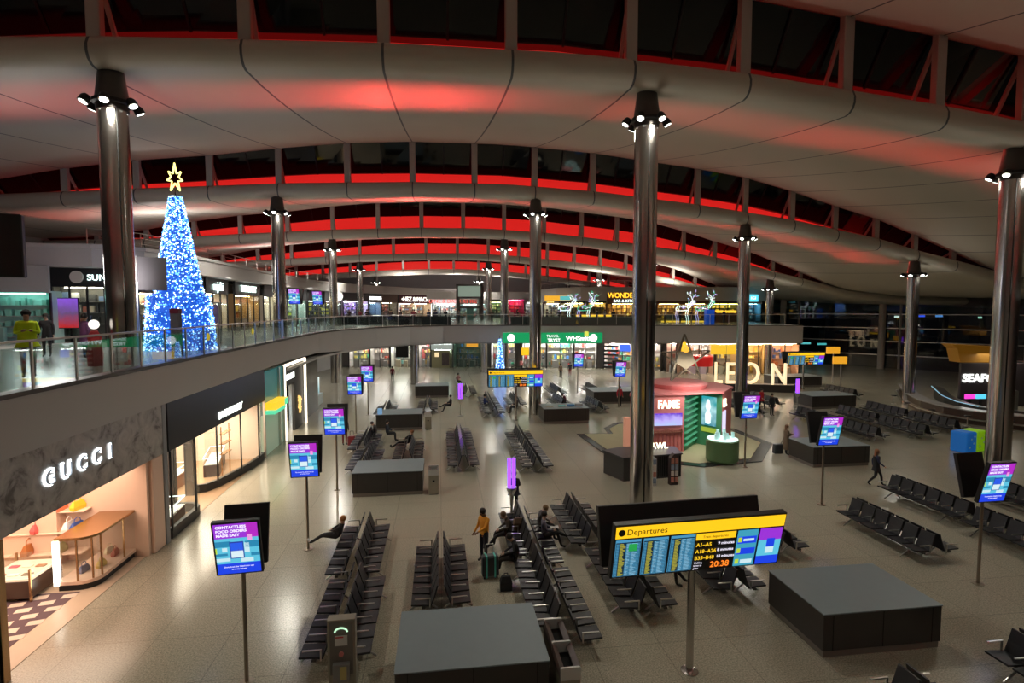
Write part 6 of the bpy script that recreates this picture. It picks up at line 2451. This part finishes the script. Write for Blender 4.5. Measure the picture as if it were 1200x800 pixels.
t = thing('suitcase', 'black case behind the woman in the long brown coat', 'suitcase', (X, Y, 0))
mb = MB()
mb.box(-.25, -.16, .05, .25, .16, .6, .04)
mb.build('shell', mat('case_dark', (.03, .035, .04), .4), t)
mb = MB()
mb.tube([(.2, 0, .6), (.35, 0, .95)], .012, 6)
mb.build('pull_handle', M_BLACK, t)
px_person(1026, 569, 1.0, 'walk', 'woman in black with long auburn hair walking on the right side of the hall', NAVY, BK, coat=(BK, .75), hair=(.3, .12, .05), longhair=True, skin=(.5, .3, .22))
px_person(904, 487, .2, 'stand', 'person in black standing before the glowing letters on the right', BK, BK, coat=(BK, .7))
px_person(892, 480, .2, 'walk', 'person in a red coat before the glowing letters', (.5, .02, .03), BK, coat=((.5, .02, .03), .75))
px_person(726, 476, .1, 'stand', 'person in a red jacket and black trousers near the dark service desk', (.5, .02, .04), BK)
px_person(931, 470, .5, 'stand', 'distant person in black left of the violet marker on the right', BK, BK)
person(6.55, 15.4, 0, 1.3, 'slouch', 'traveller in a big black coat seated below the big departures board', BK, BK, coat=(BK, .5))
person(6.0, 42.6, 0, -1.4, 'sit', 'distant traveller in dark brown seated right of the second departures board pole', (.06, .03, .03), BK, hair=(.1, .06, .04))
person(3.6, 43.9, 0, 1.5, 'sit', 'distant traveller in blue seated below the second departures board', (.02, .04, .15), BK)
person(10.3, 44.2, 0, -1.5, 'slouch', 'distant traveller in maroon seated beyond the desk with leaflets', (.15, .02, .04), BK)
px_person(611, 436, .4, 'stand', 'distant shopper in pink inside the newsagent entrance', (.6, .2, .2), BK)
px_person(657, 443, .2, 'stand', 'distant shopper in brown in front of the newsagent', (.2, .12, .08), BK)
px_person(668, 441, -.6, 'stand', 'distant shopper in black and red in front of the newsagent', BK, (.2, .03, .03))
px_person(460, 447, .4, 'stand', 'distant person in dark red walking out of the bright passage', (.2, .02, .03), BK)
px_person(537, 452, .4, 'sit', 'far traveller with pinkish top by the far tiny desk', (.35, .18, .18), BK)
# crowd by the far balustrade
rnd = random.Random(12)
base = None
cols = [BK, (.05, .03, .03), (.15, .02, .03), NAVY, (.12, .1, .09)]
protos = []
for i, c_ in enumerate(cols):
    X, Y = cp(430 + i * 27, 66 + i % 3)
    protos.append(person(X, Y, ZM, rnd.uniform(-1, 1) + (PI if i % 2 else 0), 'stand' if i % 2 else 'hold', 'dark clothed figure standing behind the far balustrade of the upper deck', c_, BK, group='figures behind the far balustrade'))
for i in range(26):
    x = 395 + i * 13 + rnd.uniform(-4, 4)
    if 530 < x < 570:
        continue
    X, Y = cp(x, rnd.uniform(64, 72))
    dup(protos[i % 5], (X, Y, ZM), rnd.uniform(-PI, PI))
for i in range(10):
    X, Y = cp(700 + i * 19 + rnd.uniform(-4, 4), rnd.uniform(66, 72))
    dup(protos[i % 5], (X, Y, ZM), rnd.uniform(-PI, PI))
# dark café tables along the far balustrade
base = None
for i in range(22):
    x = 402 + i * 15
    if 525 < x < 575:
        continue
    if 622 < x:
        continue
    X, Y = cp(x, 64.6 if i % 2 else 65.8)
    if base is None:
        base = thing('cafe_table', 'small dark round cafe table behind the far balustrade', 'table', (X, Y, ZM), 0, 'cafe tables on the upper deck')
        mb = MB()
        mb.lathe(0, 0, [(.3, 0), (.3, .03), (.04, .06), (.04, .7)], 14)
        mb.build('pedestal', M_DKSTEEL, base)
        mb = MB()
        mb.cyl(0, 0, .7, .74, .42, n=20)
        mb.build('table_top', M_WOOD, base)
    else:
        dup(base, (X, Y, ZM))
# outside the dark glass: apron lights
for i, (x, y, d, c_, w_, l) in enumerate(((1076, 354, 95, (.05, .12, 1), 2.2, 'long blue light outside the window wall'), (1100, 355, 100, (.1, .3, .7), 1.2, 'short blue light outside the window wall'),
                                         (1051, 371, 95, (.8, 1, .85), .9, 'greenish white lamp outside the window wall'), (1148, 372, 100, (.4, .8, .6), .6, 'dim green lamp outside the window wall'),
                                         (945, 402, 105, (.15, .7, .7), 1.6, 'teal light bar low outside the window wall, left one'), (964, 403, 105, (.1, .6, .6), 1.5, 'teal light bar low outside the window wall, right one'))):
    d = min(d, 88)
    X, Y = cp(x, d)
    z = min(7.0, CAM_H + (360 - y) / 640 * d)
    mb = MB()
    mb.box(-w_ / 2, -.1, -.15, w_ / 2, .1, .15, .02)
    o = mb.build('apron_lamp', emat('apron_%d' % i, c_, 2.2), loc=(X, Y, z))
    tag(o, l, 'lamp')
    mb = MB()
    mb.cyl(0, 0, -z, -.15, .08, n=8)
    mb.build('mast', M_DKSTEEL, o)
